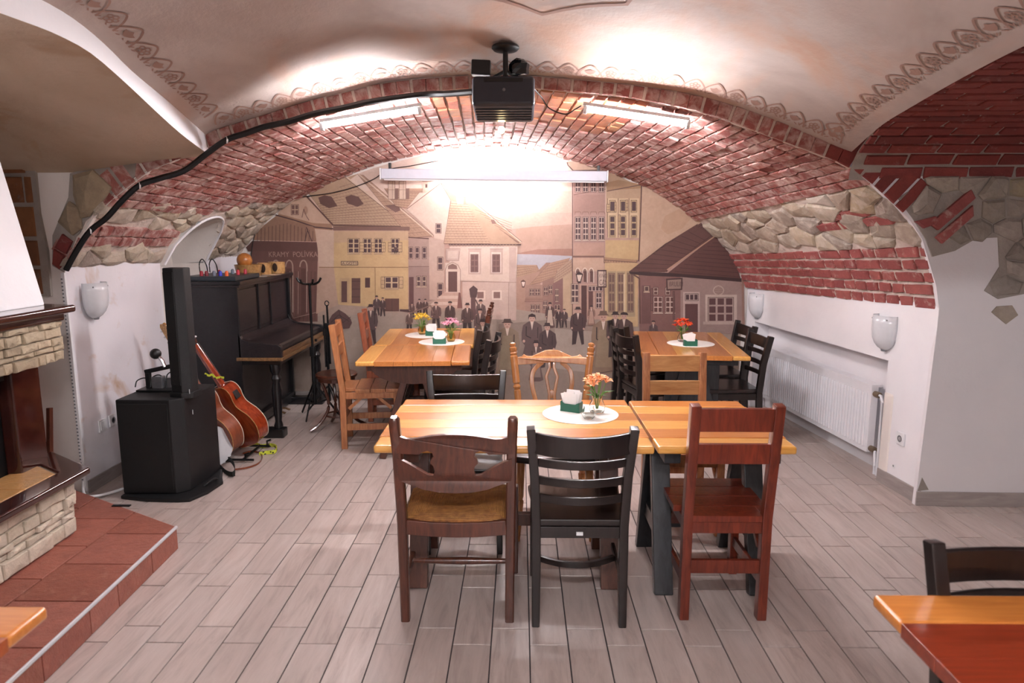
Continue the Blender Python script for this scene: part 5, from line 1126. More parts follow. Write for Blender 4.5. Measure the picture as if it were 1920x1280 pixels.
for col, (xa, xb) in enumerate(((-1.745, -2.115), (-2.125, -2.455), (-2.465, -2.8), (-2.81, -3.2))):
    y = 3.9 - 0.14 * (col % 2) + 0.007
    while y > 0.6:
        y0 = y - 0.322; x1, x0 = xa, xb
        poly = [(x0, y0 + .003), (x1, y0 + .003), (x1, y - .003), (x0, y - .003)]
        poly = clip(poly, 0.95 / 1.62, 1.62 / 1.62 * 1.0, 0.95 / 1.62 * -1.800 + 3.345)      # slanted far end
        poly = clip(poly, 1, 0.0435, -1.800 + 0.0435 * 3.345)                                 # front edge
        if len(poly) >= 3 and col < 4: piece(poly, lambda a, b, h: V(a, b, h), HZ - 0.015, HZ, 0.003, 'tile', M_terra, step)
        y = y0
y = 3.345; k = 0
sx = lambda Y: -1.800 + (3.345 - Y) * 0.0385
for wd in (0.27, 0.30, 0.21, 0.30, 0.32, 0.32, 0.32, 0.32):
    y0 = y - wd; piece([(y0 + .002, 0.003), (y - .002, 0.003), (y - .002, HZ - .004), (y0 + .002, HZ - .004)], lambda a, b, h: V(sx(a) + h, a, b), 0, 0.008, 0.002, 'tile', M_terra, step); y = y0
for k in range(3):
    a, b = k / 3.0, (k + 1) / 3.0; f = lambda a, b, h: V(-1.800 - 0.945 * a + h * 0.5, 3.345 + 0.555 * a + h * .86, b)
    piece([(a + .004, .003), (b - .004, .003), (b - .004, HZ - .003), (a + .004, HZ - .003)], f, 0, 0.008, 0.002, 'tile', M_terra, step)
MB().sweep([(sx(3.345) + .005, 3.345, HZ - .001), (sx(0.6) + .005, 0.6, HZ - .001)], circ(0.009, 8), (0, 0, 1)).build('edge_profile', M_steel, step, smooth=True)
MB().box(-2.29, 3.605, HZ + .0005, -2.19, 3.625, HZ + .006, Matrix.Translation((0, 0, 0))).build('black_tape', M_iron, step)

fp = empty('fireplace', (-2.6, 2.4, HZ), 0, 'fireplace with cream stone cladding, brown glazed ledge and white hood', 'fireplace')
def W(x, y, z): return V(x + 2.6, y - 2.4, z - HZ)
FY0, FY1 = 1.5, 3.30
# base: body and cladding (front face at x=-2.27, slanted far end)
MB().prism([(-2.285, 3.27), (-2.60, 3.53), (-3.3, 3.6), (-3.3, FY0), (-2.285, FY0)], HZ, 0.425, lambda a, b, h: W(a, b, h)).build('base', M_grey_mortar, fp)
def clad(name, f, u0, u1, z0, z1, mat, hs=(0.035, 0.05, 0.06, 0.075), ls=(0.07, 0.22)):
    z = z0
    while z < z1 - 0.012:
        h = min(random.choice(hs), z1 - z); h = z1 - z if z1 - z - h < 0.02 else h; u = u0 - random.uniform(0, .05)
        while u < u1:
            L = random.uniform(*ls); a, b = max(u, u0), min(u + L, u1); u += L
            if b - a < 0.03: continue
            j = lambda: random.uniform(-.003, .003)
            piece([(a + .002, z + .002 + j()), ((a + b) / 2, z + .002 + j()), (b - .002, z + .002 + j()), (b - .002, z + h - .002 + j()), ((a + b) / 2, z + h - .002 + j()), (a + .002, z + h - .002 + j())], f, 0, random.uniform(.012, .032), .007, name, mat, fp, dome=.003, rough=.004)
        z += h
clad('cladding_stone', lambda a, b, h: W(-2.285 + h, a, b), 1.9, 3.272, HZ + 0.01, 0.42, M_clad)
clad('cladding_stone', lambda a, b, h: W(-2.285 - 0.315 * a / .41 + h * .64, 3.272 + 0.26 * a / .41 + h * .77, b), 0, 0.41, HZ + 0.01, 0.42, M_clad)
# ledge
MB().prism([(-2.185, 3.30), (-2.56, 3.56), (-2.56, 3.40), (-2.30, 3.22), (-2.30, FY0), (-2.185, FY0)], 0.425, 0.462, W).build('ledge_border', M_glaze, fp, bevel=0.012, seg=3)
for k in range(8):
    y = 3.21 - k * 0.215; poly = [(-2.305, y), (-2.305, y - .21), (-2.53, y - .21), (-2.53, y + (.15 if k == 0 else 0))]
    piece(poly, lambda a, b, h: W(a, b, h), 0.42, 0.458, .003, 'ledge_tile', M_tanT, fp)
MB().box(-3.3, FY0, .40, -2.30, 3.40, .45, Matrix.Translation((2.6, -2.4, -HZ))).build('hearth_slab', M_grey_mortar, fp)
# firebox
MB().prism([(-2.47, 3.405), (-2.47, 3.215), (-2.50, 3.205), (-3.2, 3.205), (-3.2, 3.42)], 0.45, 1.03, W).build('jamb', M_glaze, fp, bevel=0.006)
MB().prism([(-2.47, 1.75), (-2.47, 1.56), (-3.2, 1.56), (-3.2, 1.75)], 0.45, 1.03, W).build('jamb', M_glaze, fp, bevel=0.006)
MB().box(-3.2, 1.75, .45, -3.0, 3.21, 1.1, Matrix.Translation((2.6, -2.4, -HZ))).build('firebox', M_soot, fp)
MB().box(-3.1, 1.75, .93, -2.50, 3.21, 1.03, Matrix.Translation((2.6, -2.4, -HZ))).build('firebox_lintel', M_soot, fp)
dr = MB().box(-2.56, 2.0, .50, -2.55, 3.13, .92, Matrix.Translation((2.6, -2.4, -HZ))).build('door_glass', m_plain('smoked_glass', '0c0a0a', 0.08, coat=.5), fp)
for a, b, c_, d in ((3.12, 3.205, .45, .93), (2.0, 2.06, .45, .93), (2.06, 3.12, .45, .51), (2.06, 3.12, .88, .93)): MB().box(-2.57, a, c_, -2.535, b, d, Matrix.Translation((2.6, -2.4, -HZ))).build('door_frame', M_iron, dr, bevel=.004)
# lintel cladding, mantel, hood
MB().prism([(-2.265, 3.29), (-2.8, 3.42), (-3.2, 3.42), (-3.2, FY0), (-2.265, FY0)], 1.025, 1.215, W).build('lintel', M_grey_mortar, fp)
clad('lintel_stone', lambda a, b, h: W(-2.265 + h, a, b), 2.2, 3.29, 1.02, 1.215, M_cladd, (0.025, 0.04, 0.05), (0.05, 0.16))
clad('lintel_stone', lambda a, b, h: W(-2.265 - a, 3.29 + a * .243 + h, b), 0, 0.5, 1.02, 1.215, M_cladd, (0.025, 0.04, 0.05), (0.05, 0.16))
MB().prism([(-2.235, 3.30), (-2.75, 3.42), (-3.2, 3.42), (-3.2, FY0), (-2.235, FY0)], 1.212, 1.255, W).build('mantel_moulding', M_glaze, fp, bevel=.01, seg=3)
MB().prism([(-2.19, 3.325), (-2.75, 3.46), (-3.2, 3.46), (-3.2, FY0), (-2.19, FY0)], 1.252, 1.288, W).build('mantel', M_glaze, fp, bevel=.012, seg=3)
hd = MB(); lo = [(-2.325, 3.30), (-3.2, 3.42), (-3.2, 1.6), (-2.325, 1.6)]; hi = [(-2.52, 3.26), (-3.2, 3.30), (-3.2, 1.9), (-2.52, 1.9)]
hd.v = [W(x, y, 1.286) for x, y in lo] + [W(x, y, 2.40) for x, y in hi]; hd.f = [(0, 1, 2, 3), (4, 5, 6, 7)] + [(k, (k + 1) % 4, (k + 1) % 4 + 4, k + 4) for k in range(4)]
tag(hd.build('hood', M_white, fp, bevel=.01), 'white plastered sloping hood')
q = at_y(94, 858, 3.66)
tag(MB().sweep([(q.x, 3.62, HZ + .001), (q.x - .015, 3.72, 0.66)], rect(.03, .022), (1, 0, 0)).build('wooden_batten', M_brn, bevel=.003), 'thin dark brown wooden batten standing behind the end of the fireplace ledge', 'batten')
# ================================================================== WALL FITTINGS
M_opal = m_plain('frosted_glass', 'd6d8dc', 0.25, var=.03, coat=.3); M_sgrey = m_plain('grey_cap', '77787c', .4)
def sconce(loc, rz, label):
    """half shield of frosted glass; local -Y points into the room"""
    o = empty('wall_sconce', loc, rz, label, 'lamp', 'frosted glass wall lamps'); mb = MB(); n, m = 14, 12
    prof = [(.098, .11), (.103, .06), (.102, .01), (.094, -.04), (.078, -.075), (.055, -.10), (.03, -.115), (.012, -.120)]
    for r, z in prof: mb.v += [V(r * math.cos(PI * k / n), -0.004 - r * .85 * math.sin(PI * k / n), z) for k in range(n + 1)]
    mb.f = [(i * (n + 1) + k, i * (n + 1) + k + 1, (i + 1) * (n + 1) + k + 1, (i + 1) * (n + 1) + k) for i in range(len(prof) - 1) for k in range(n)]
    g = mb.build('glass_shade', M_opal, o, smooth=True); md = g.modifiers.new('t', 'SOLIDIFY'); md.thickness = .004; md.offset = -1
    MB().lathe([(.001, -.128), (.014, -.126), (.018, -.112), (.001, -.108)], (0, -.018, 0), 12).build('bottom_cap', M_sgrey, o, smooth=True)
    for s in (-1, 1): MB().lathe([(.001, 0), (.005, 0), (.005, .004), (.001, .005)], n=8, M=Matrix.Translation((s * .075, -.06, .085)) @ Matrix.Rotation(PI / 2, 4, 'X')).build('screw', M_sgrey, o)
    MB().box(-.04, -.012, -.05, .04, 0, .06).build('bracket', M_wplast, o, bevel=.002)
    return o
sconce((LX(4.3) + .014, 4.30, 1.215), PI / 2, 'frosted glass wall lamp on the left wall above the black speaker')
ra = math.atan2(RD.y, RD.x) + PI
def wl(px, py, d=0.0):
    r = ray(px, py); o = V(0, 0, H); n = RN; t = (RA - o).dot(n) / Vector(r).dot(n); return o + Vector(r) * t + RN * d
p = wl(1664, 622); sconce((p.x, p.y, p.z), ra + PI / 2 * 0 + 0, 'frosted glass wall lamp on the right wall, nearer one, above the recess end').rotation_euler = (0, 0, math.atan2(RN.y, RN.x) + PI / 2)
p = wl(1423, 572); sconce((p.x, p.y, p.z), 0, 'frosted glass wall lamp on the right wall, farther one by the mural').rotation_euler = (0, 0, math.atan2(RN.y, RN.x) + PI / 2)
# radiator in the recess
M_rad = m_plain('radiator_enamel', 'e6e6ea', 0.35, var=.02); M_val = m_plain('aged_brass', '7a6a58', .45, .5)
MR = Matrix(((RD.x, RN.x, 0, RA.x), (RD.y, RN.y, 0, RA.y), (0, 0, 1, 0), (0, 0, 0, 1)))       # local: x along the wall, y into the room
rad = empty('radiator', rw(1.35, 0.0), 0, 'white ribbed panel radiator in the recess of the right wall', 'radiator'); MRl = Matrix.Translation(-rad.location) @ MR
R0, R1, Z0, Z1 = 0.60, 2.30, 0.135, 0.60
rpan = MB().box(R0, -.075, Z0, R1, -.02, Z1, MRl).build('panel', M_rad, rad, bevel=.006)
for k in range(46):
    t = R0 + .03 + (R1 - R0 - .06) * (k + .5) / 46
    MB().box(t - .0105, -.022, Z0 + .035, t + .0105, -.011, Z1 - .05, MRl).build('rib', M_rad, rpan, bevel=.004, seg=1)
MB().box(R0 - .004, -.10, Z1 - .006, R1 + .004, -.018, Z1 + .012, MRl).build('top_grille', M_rad, rad, bevel=.003)
for z in (Z0 + .03, Z1 - .05): MB().lathe([(.001, -.02), (.02, -.02), (.022, 0), (.02, .03), (.001, .03)], n=12, M=MRl @ Matrix.Translation((R0 - .03, -.05, z)) @ Matrix.Rotation(PI / 2, 4, 'Y')).build('valve', M_val, rad, smooth=True)
MB().tube([MRl @ V(*p_) for p_ in ((R0 - .03, -.05, Z1 - .05), (R0 - .065, -.05, Z1 - .05), (R0 - .085, -.05, Z1 - .09), (R0 - .09, -.05, .10), (R0 - .09, -.05, .0))], .010, 8).build('pipe', M_rad, rad, smooth=True)
MB().tube([MRl @ V(*p_) for p_ in ((R0 - .03, -.05, Z0 + .03), (R0 - .05, -.05, Z0 + .02), (R0 - .06, -.05, .06), (R0 - .06, -.05, .0))], .010, 8).build('pipe', M_rad, rad, smooth=True)
tag(MB().box(T0 - .10, -.10, 0.02, T0 + .02, .006, .62, MR).build('trim_11', M_cream, bevel=.03, seg=4), kind='structure', label='rounded plaster corner beside the radiator pipes')
def outlet(M, label, hole=True, group='wall sockets'):
    o = empty('wall_socket', M.translation, 0, label, 'socket', group); o.rotation_euler = M.to_euler()
    MB().box(-.04, -.010, -.04, .04, 0, .04).build('plate', M_wplast, o, bevel=.003)
    if hole: MB().lathe([(.001, .0), (.020, .0), (.022, -.002), (.018, -.003), (.001, .006)], n=16, M=Matrix.Translation((0, -.010, 0)) @ Matrix.Rotation(PI / 2, 4, 'X') @ Matrix.Diagonal((1, 1, -1, 1))).build('socket_well', M_sgrey, o, smooth=True)
    else: MB().box(-.028, -.014, -.028, .028, -.009, .028).build('rocker', M_wplast, o, bevel=.002)
    return o
rr = Matrix.Rotation(math.atan2(RN.y, RN.x) + PI / 2, 4, 'Z')
outlet(Matrix.Translation(wl(1690, 822, .001)) @ rr, 'white wall socket low on the right wall beside the radiator recess')
p = wl(1676, 873, .001)
so = outlet(Matrix.Translation(p) @ rr, 'tiny round cable outlet under the right wall socket', True, 'small'); so.scale = (.3, .3, .3); so.name = 'cable_outlet'; so['category'] = 'outlet'; del so['group']
def lw(px, py, d=0.0): r = ray(px, py); t = (-2.738 + d) / r[0]; return V(-2.738 + d, r[1] * t, H + r[2] * t)
rl = Matrix.Rotation(PI / 2, 4, 'Z')
outlet(Matrix.Translation(lw(191, 797, .003)) @ rl, 'white light switch low on the left wall', False)
outlet(Matrix.Translation(lw(210, 787, .003)) @ rl, 'white wall socket low on the left wall beside the light switch')
# conduit on the left corner
mb = MB(); pts = [(126, 512), (133, 600), (141, 700), (150, 800), (163, 918)]
P = [Vector((-2.742 + .006, 4.075, z)) for z in (1.40, 1.1, .8, .5, .2, .03)]
o = empty('cable_trunking', (-2.736, 4.07, 0), 0, 'white slotted cable strip running down the left wall corner', 'trunking')
MB().box(-.012, -.014, .03, .012, .004, 1.40).build('strip', M_wplast, o, bevel=.003)
for k in range(60): MB().box(-.0125, -.0148, .06 + k * .022, -.002, -.013, .068 + k * .022).build('slot', M_sgrey, o)
tag(MB().tube(smooth_pts([(-2.735, 4.05, .10), (-2.72, 4.02, .04), (-2.68, 4.0, .02), (-2.60, 4.06, .015), (-2.50, 4.25, .015), (-2.45, 4.5, .015)], 6), .009, 8).build('white_cable', M_wplast, smooth=True), 'white cable bending from the corner strip along the floor behind the speaker', 'cable')
# ================================================================== CEILING THINGS
M_case = m_plain('projector_case', '2c303a', 0.35, var=.05); M_cable = m_plain('black_cable', '0c0c0e', .45, var=.05); M_gloss = m_plain('black_film', '0d0d10', .12)
pz = sail(-.08, 3.74) - .004
pj = empty('projector', (-.08, 3.74, pz), 0, 'dark ceiling projector on a round mount with its lens lit', 'projector'); zz = lambda z: z - pz
MB().lathe([(.001, 0), (.07, 0), (.072, -.012), (.06, -.024), (.02, -.030), (.001, -.030)], n=24).build('mount_plate', M_cable, pj, smooth=True)
MB().tube([(0, 0, -.02), (0, 0, zz(2.44))], .014, 10).build('mount_rod', M_cable, pj, smooth=True)
for s in (-1, 1): MB().beam((0, 0, zz(2.47)), (s * .09, .05, zz(2.435)), .02, .012).build('mount_arm', M_cable, pj, bevel=.002)
Mt = Matrix.Translation((-.01, 0, zz(2.43))) @ Matrix.Rotation(math.radians(-7), 4, 'X')
pbd = MB().box(-.162, -.06, -.155, .162, .26, 0, Mt).build('body', M_case, pj, bevel=.022, seg=4)
for k in range(5): MB().box(-.150, .0 + k * .045, -.1595, .150, .022 + k * .045, -.1545, Mt).build('vent_rib', M_case, pbd, bevel=.002)
MB().box(-.10, -.0625, -.035, .10, -.0595, -.015, Mt).build('port_panel', M_cable, pj)
MB().lathe([(.001, 0), (.008, 0), (.008, .003), (.001, .004)], n=12, M=Mt @ Matrix.Translation((.003, -.061, -.075)) @ Matrix.Rotation(PI / 2, 4, 'X')).build('badge', M_sgrey, pbd)
MB().lathe([(.035, 0), (.04, .0), (.04, .035), (.035, .035)], n=20, M=Mt @ Matrix.Translation((-.03, .255, -.10)) @ Matrix.Rotation(-PI / 2, 4, 'X')).build('lens_ring', M_cable, pj, smooth=True)
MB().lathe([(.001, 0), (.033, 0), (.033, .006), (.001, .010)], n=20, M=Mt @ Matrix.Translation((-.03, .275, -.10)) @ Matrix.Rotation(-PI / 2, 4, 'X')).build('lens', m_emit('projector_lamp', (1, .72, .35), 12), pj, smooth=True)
MB().sphere((-.03, .292, zz(2.215)), .020).build('added_glow_ball', bpy.data.materials['projector_lamp'], pj, smooth=True)  # glowing ball added for a bright spot below the lens, not a projector part
q = at_y(902, 128, 3.76)
tag(MB().cbox((0, 0, 0), (.10, .06, .075), Matrix.Translation(q) @ Matrix.Rotation(.05, 4, 'Y')).build('adapter_box', M_cable, bevel=.006), 'small black box on top of the projector, left of its mount', 'box')
q = at_y(973, 127, 3.76); mb = MB().lathe([(.001, -.045), (.045, -.04), (.055, -.01), (.05, .02), (.035, .035), (.02, .05), (.001, .055)], n=9, M=Matrix.Translation(q) @ Matrix.Diagonal((1.05, .8, .85, 1)))
for v in mb.v: v += V(random.uniform(-.006, .006), random.uniform(-.006, .006), random.uniform(-.004, .004))
tag(mb.build('black_bag', M_gloss), 'crumpled shiny black bag on top of the projector, right of its mount', 'bag')
def cable(name, pts, r, mat, label, n=5): return tag(MB().tube(smooth_pts(pts, n), r, 8).build(name, mat, smooth=True), label, 'cable')
pts = [(888, 172, 3.78), (840, 176, 3.9), (790, 178, 3.99), (700, 190, 3.97), (640, 203, 3.97), (590, 213, 3.98), (540, 228, 3.99), (495, 238, 4.0), (460, 250, 4.0), (425, 262, 4.0), (385, 290, 4.0), (345, 320, 4.01), (300, 334, 4.02), (262, 347, 4.03), (230, 375, 4.04), (200, 408, 4.05), (170, 432, 4.05), (145, 468, 4.06), (124, 506, 4.06)]
cable('cable_bundle', [at_y(*p_) for p_ in pts], .017, M_cable, 'thick black cable bundle along the brick arch from the projector to the left wall')
for px, py, Y in ((425, 262, 4.0), (262, 347, 4.03), (170, 432, 4.05)):
    q = at_y(px, py, Y - .001); tag(MB().lathe([(.019, -.004), (.0205, -.004), (.0205, .004), (.019, .004)], n=12, M=Matrix.Translation(q) @ Matrix.Rotation(PI / 2, 4, 'Y') @ Matrix.Rotation(-.6, 4, 'X')).build('cable_tie', M_wplast), {425: 'white cable tie on the black bundle, highest of the three', 262: 'white cable tie on the black bundle, middle of the three', 170: 'white cable tie on the black bundle, lowest of the three'}[px], 'cable tie', 'cable ties')
cable('thin_cable', [at_y(px, py, Y) for px, py, Y in ((1000, 165, 3.85), (1015, 182, 3.98), (1030, 203, 4.0), (1060, 214, 4.0), (1078, 205, 4.0), (1090, 198, 4.0))], .0035, M_cable, 'thin black wire from the projector to the right tube light')
cable('thin_cable', [at_y(px, py, 6.515) for px, py in ((900, 290), (820, 302), (770, 311), (728, 318), (700, 336), (660, 352), (620, 362), (575, 368), (548, 374), (520, 392), (495, 414), (478, 440), (472, 470), (468, 500))], .004, M_cable, 'thin black wire along the left curve of the mural')
# screen case
a, b = at_y(716, 326, 6.33), at_y(1137, 331, 6.33); a.z += .0; c_ = (a + b) / 2
sc = empty('projection_screen', c_, 0, 'long white roll-up projection screen case hanging above the mural', 'projection screen')
MB().box(a.x - c_.x, -.045, -.045, b.x - c_.x, .045, .045, Matrix.Rotation(math.atan2(-(b.z - a.z), b.x - a.x), 4, 'Y')).build('case', m_plain('screen_case_white', 'c6c8d4', .4, var=.03), sc, bevel=.008)
MB().box(a.x - c_.x + .02, -.02, -.056, b.x - c_.x - .02, .02, -.043, Matrix.Rotation(math.atan2(-(b.z - a.z), b.x - a.x), 4, 'Y')).build('bottom_bar', M_wplast, sc, bevel=.003)
for s, q in ((-1, a), (1, b)):
    MB().box(q.x - c_.x - .012 * (s < 0), -.05, q.z - c_.z - .052, q.x - c_.x + .012 * (s > 0), .05, q.z - c_.z + .05).build('end_cap', M_wplast, sc, bevel=.004)
    x = q.x - c_.x - s * .07; MB().box(x - .012, .03, q.z - c_.z + .03, x + .012, .21, q.z - c_.z + .055).build('bracket', M_iron, sc, bevel=.003); MB().box(x - .012, .015, q.z - c_.z + .03, x + .012, .04, q.z - c_.z + .10).build('bracket_hook', M_iron, sc, bevel=.003)
# ================================================================== PIANO
M_pno = m_wood('ebonised_wood', '0a0a0d', '17161a', .3, .25, (8, 1, 8), 5, True, .2, .03); M_pno2 = m_wood('worn_black_wood', '130f13', '282224', .35, .2, (10, 1.5, 10), 5, True, .2, .05); M_gold = m_wood('worn_gold_edge', '4a3420', '8a6640', .4, .2, (8, 1, 8), 5)
pn = empty('piano', (-2.30, 5.88, 0), 0, 'old black upright piano against the left wall under the niche', 'piano')
def pb(name, x0, y0, z0, x1, y1, z1, mat=M_pno, bev=.005, par=pn, lab=None): 
    o = MB().box(x0, y0, z0, x1, y1, z1, Matrix.Translation((2.30, -5.88, 0))).build(name, mat, par, bevel=bev)
    if lab: o['label'] = lab
    return o
PY0, PY1 = 5.27, 6.49
pb('case_back', -2.66, PY0 + .03, .06, -2.40, PY1 - .03, 1.22)
pb('side_panel', -2.66, PY0, 0.03, -2.20, PY0 + .035, 1.235); pb('side_panel', -2.66, PY1 - .035, 0.03, -2.20, PY1, 1.235)
pb('lid', -2.68, PY0 - .02, 1.235, -2.165, PY1 + .01, 1.262); pb('lid_moulding', -2.67, PY0 - .008, 1.215, -2.18, PY1, 1.236, M_pno2, .004)
upan = pb('upper_panel', -2.26, PY0 + .035, .82, -2.225, PY1 - .035, 1.215, M_pno2)
for a_, b_ in ((PY0 + .04, .40), (PY0 + .47, .25), (PY0 + .75, .40)):
    pb('inset_panel', -2.228, a_ + .02, .86, -2.216, a_ + b_ - .02, 1.19, M_pno2, .006, upan)
for y in (PY0 + .455, PY0 + .735): pb('panel_bead', -2.222, y - .008, .83, -2.205, y + .008, 1.21, M_pno2, .003)
fb = MB().prism([(-2.24, .835), (-2.215, .83), (-2.17, .79), (-2.12, .775), (-1.93, .755), (-1.915, .74), (-1.915, .67), (-2.24, .67)], PY0 + .04, PY1 - .04, lambda a, b, h: V(a + 2.30, h - 5.88, b)).build('fallboard', M_pno2, pn, bevel=.004)
for y in (PY0 + .0, PY1 - .045): MB().prism([(-2.22, .87), (-2.19, .81), (-2.13, .785), (-1.91, .765), (-1.88, .745), (-1.88, .66), (-2.22, .66)], y, y + .045, lambda a, b, h: V(a + 2.30, h - 5.88, b)).build('key_arm', M_pno2, pn, bevel=.005)
pb('key_bed', -2.24, PY0 - .004, .635, -1.872, PY1, .662, M_gold, .004); pb('key_bed_front', -1.905, PY0 + .045, .662, -1.890, PY1 - .045, .70, M_gold, .004)
pb('key_bed_underside', -2.24, PY0 + .02, .60, -1.90, PY1 - .02, .636)
pb('lower_panel', -2.26, PY0 + .035, .10, -2.235, PY1 - .035, .60, M_pno2); pb('bottom_rail', -2.28, PY0, .03, -2.20, PY1, .11)
for y in (PY0 + .06, PY1 - .07):
    turned([(2.30 - 1.955, y - 5.88, .07), (2.30 - 1.955, y - 5.88, .60)], [(.030, 0), (.036, .05), (.026, .12), (.034, .3), (.040, .6), (.028, .72), (.042, .78), (.028, .84), (.044, .9), (.046, 1)], M_pno, 'leg', pn)
    pb('foot', -2.24, y - .05, 0.0, -1.90, y + .05, .075, M_pno, .012)
for k in range(2): MB().sweep([(.08, .03 + .12 * k, .06), (.16, .03 + .12 * k, .055), (.20, .03 + .12 * k, .04)], rect(.03, .01)).build('pedal', M_gold, pn, bevel=.002)
PT = 1.263
# things on the piano
mx = empty('audio_mixer', (-2.42, 5.50, PT), 0, 'flat dark audio mixer with coloured plugs at the near end of the piano top', 'mixer')
MB().box(-.22, -.20, 0, .20, .30, .035).build('body', m_plain('mixer_grey', '2a3238', .4), mx, bevel=.005)
for k, (x, y, c_) in enumerate(((-.10, -.12, 'a02030'), (-.06, -.12, '7a1a2a'), (.0, -.12, '6b6f80'), (.05, -.12, '3040c0'), (.10, -.12, 'e8642a'), (-.02, .02, 'b02a3a'), (.12, .05, 'b8283a'), (.14, .15, 'a5243a'), (.03, .16, '5f7080'))):
    MB().lathe([(.001, 0), (.014, 0), (.014, .03), (.008, .04), (.001, .042)], n=10, M=Matrix.Translation((x, y, .034))).build('plug', m_plain('plug_%d' % k, c_, .4), mx, smooth=True)
for x0 in (-.13, -.05): MB().tube(smooth_pts([(x0, -.08, .06), (x0, -.08, .13), (x0 + .02, -.07, .165), (x0 + .045, -.06, .12), (x0 + .05, -.05, .05)], 5), .0045, 6).build('patch_cable', M_cable, mx, smooth=True)
M_bowl = m_wood('turned_bowl_wood', '8a6238', 'c49a62', .3, .3, (5, 5, 5), 6)
sd = empty('snare_box', (-2.36, 5.92, PT), 0, 'pale wooden tambourine shell on the piano beside the round wooden ball', 'percussion')
sd.name = 'wooden_bowl'; sd['label'] = 'pale wooden bowl on the piano holding a brown wooden ball'; sd['category'] = 'bowl'
MB().lathe([(.001, .0), (.095, 0), (.115, .10), (.108, .10), (.09, .01), (.001, .008)], n=28, caps=False).build('bowl', M_bowl, sd, smooth=True)
tag(MB().sphere((-2.39, 5.92, PT + .135), .065, 20, 12).build('wooden_ball', m_wood('ball_wood', '96592a', 'b9783c', .3, .3, (4, 4, 4), 5), smooth=True), 'round brown wooden ball resting in the bowl on the piano', 'ball')
for k, (x, y, r, lb_) in enumerate(((-2.30, 6.13, .062, 'wooden cup with dark burnt marks on the piano, nearer the bowl'), (-2.26, 6.33, .075, 'larger wooden cup with a dark opening at the far end of the piano top'))):
    o = empty('wooden_cup', (x, y, PT), 0, lb_, 'cup', 'wooden cups on the piano')
    MB().lathe([(.001, 0), (r * .95, 0), (r, .03), (r, .105), (r * .92, .105), (r * .9, .02), (.001, .015)], n=22, caps=False).build('cup', M_bowl, o, smooth=True)
    MB().lathe([(.001, 0), (.028, 0), (.03, .004), (.001, .006)], n=14, M=Matrix.Translation((.01, -r * .96, .058)) @ Matrix.Rotation(PI / 2, 4, 'X') @ Matrix.Diagonal((.8, 1.3, 1, 1))).build('dark_mark', m_plain('burnt_wood', '2e1a10', .6), o, smooth=True)
for k, (x, y, rz, c_, lb_) in enumerate(((-2.25, 5.86, .3, 'b0a49c', 'loose sheet of paper on the piano in front of the bowl'), (-2.22, 6.08, -.4, 'd8c9b5', 'small pale card lying on the piano by the first cup'))):
    tag(MB().cbox((0, 0, 0), (.14, .09, .003), Matrix.Translation((x, y, PT + .002)) @ Matrix.Rotation(rz, 4, 'Z')).build('paper_sheet', m_plain('paper_%d' % k, c_, .8)), lb_, 'paper')
# ================================================================== SPEAKER
M_spk = m_plain('speaker_black', '0a0b0e', .55, var=.15, scale=200, bump=.2); M_spk2 = m_plain('speaker_grille', '07080a', .7, var=.2, scale=400, bump=.3)
sp = empty('column_speaker', (-2.28, 4.25, 0), 0, 'tall black column speaker on a square black subwoofer by the left wall', 'speaker')
sw = lambda a, b, h: V(a + 2.28, b - 4.25, h)
FT = [(-2.485, 4.045), (-2.15, 4.045), (-2.085, 4.10), (-2.065, 4.34), (-2.07, 4.50), (-2.485, 4.50)]
MB().prism(FT, .022, .625, sw).build('subwoofer', M_spk, sp, bevel=.008)
MB().prism([(-2.475, 4.040), (-2.165, 4.040), (-2.165, 4.048), (-2.475, 4.048)], .05, .60, sw).build('front_grille', M_spk2, sp, bevel=.002)
MB().prism([(-2.485, 4.01), (-2.30, 3.965), (-2.10, 3.955), (-2.03, 3.965), (-1.975, 4.10), (-1.955, 4.27), (-2.0, 4.36), (-2.06, 4.50), (-2.485, 4.50)], 0, .022, sw).build('base_plate', M_spk, sp, bevel=.006)
MB().tube([sw(-2.03, 4.16, .03), sw(-2.01, 4.18, .05), sw(-1.995, 4.24, .05), sw(-2.0, 4.28, .03)], .008, 8).build('plate_handle', M_spk, sp, smooth=True)
CF = [(-2.175, 4.13), (-2.10, 4.11), (-2.05, 4.14), (-2.045, 4.22), (-2.17, 4.23)]
MB().prism(CF, .62, 1.425, sw).build('column', M_spk, sp, bevel=.006)
MB().prism([(-2.172, 4.124), (-2.104, 4.106), (-2.103, 4.112), (-2.171, 4.130)], .70, 1.40, sw).build('column_grille', M_spk2, sp, bevel=.002)
MB().prism([(-2.185, 4.12), (-2.10, 4.10), (-2.04, 4.13), (-2.035, 4.24), (-2.18, 4.25)], .615, .655, sw).build('column_socket', M_spk, sp, bevel=.006)
for x, y, z in ((-2.062, 4.13, .66), (-2.066, 4.16, .52)): tag(MB().cbox((0, 0, 0), (.004, .018, .026), Matrix.Translation(sw(x, y - .002, z)) @ Matrix.Rotation(.5, 4, 'Z')).build('badge', m_plain('silver_badge', 'c8ccd0', .3, .6), sp), 'small silver badge')
mc = empty('microphone_clamp', (-2.34, 4.33, .626), 0, 'black clamp and silver boxes with a round black microphone head on the speaker', 'microphone')
MB().cbox((-.02, 0, .045), (.07, .05, .085)).build('silver_box', m_plain('satin_silver', '9a9a9e', .3, .8), mc, bevel=.004); MB().cbox((.05, .02, .04), (.05, .05, .075)).build('silver_box', bpy.data.materials['satin_silver'], mc, bevel=.004)
MB().beam((-.085, 0, 0), (-.085, 0, .11), .03, .03).build('clamp_post', M_cable, mc, bevel=.004); MB().beam((-.105, 0, .115), (.08, .01, .155), .022, .028).build('clamp_arm', M_cable, mc, bevel=.004)
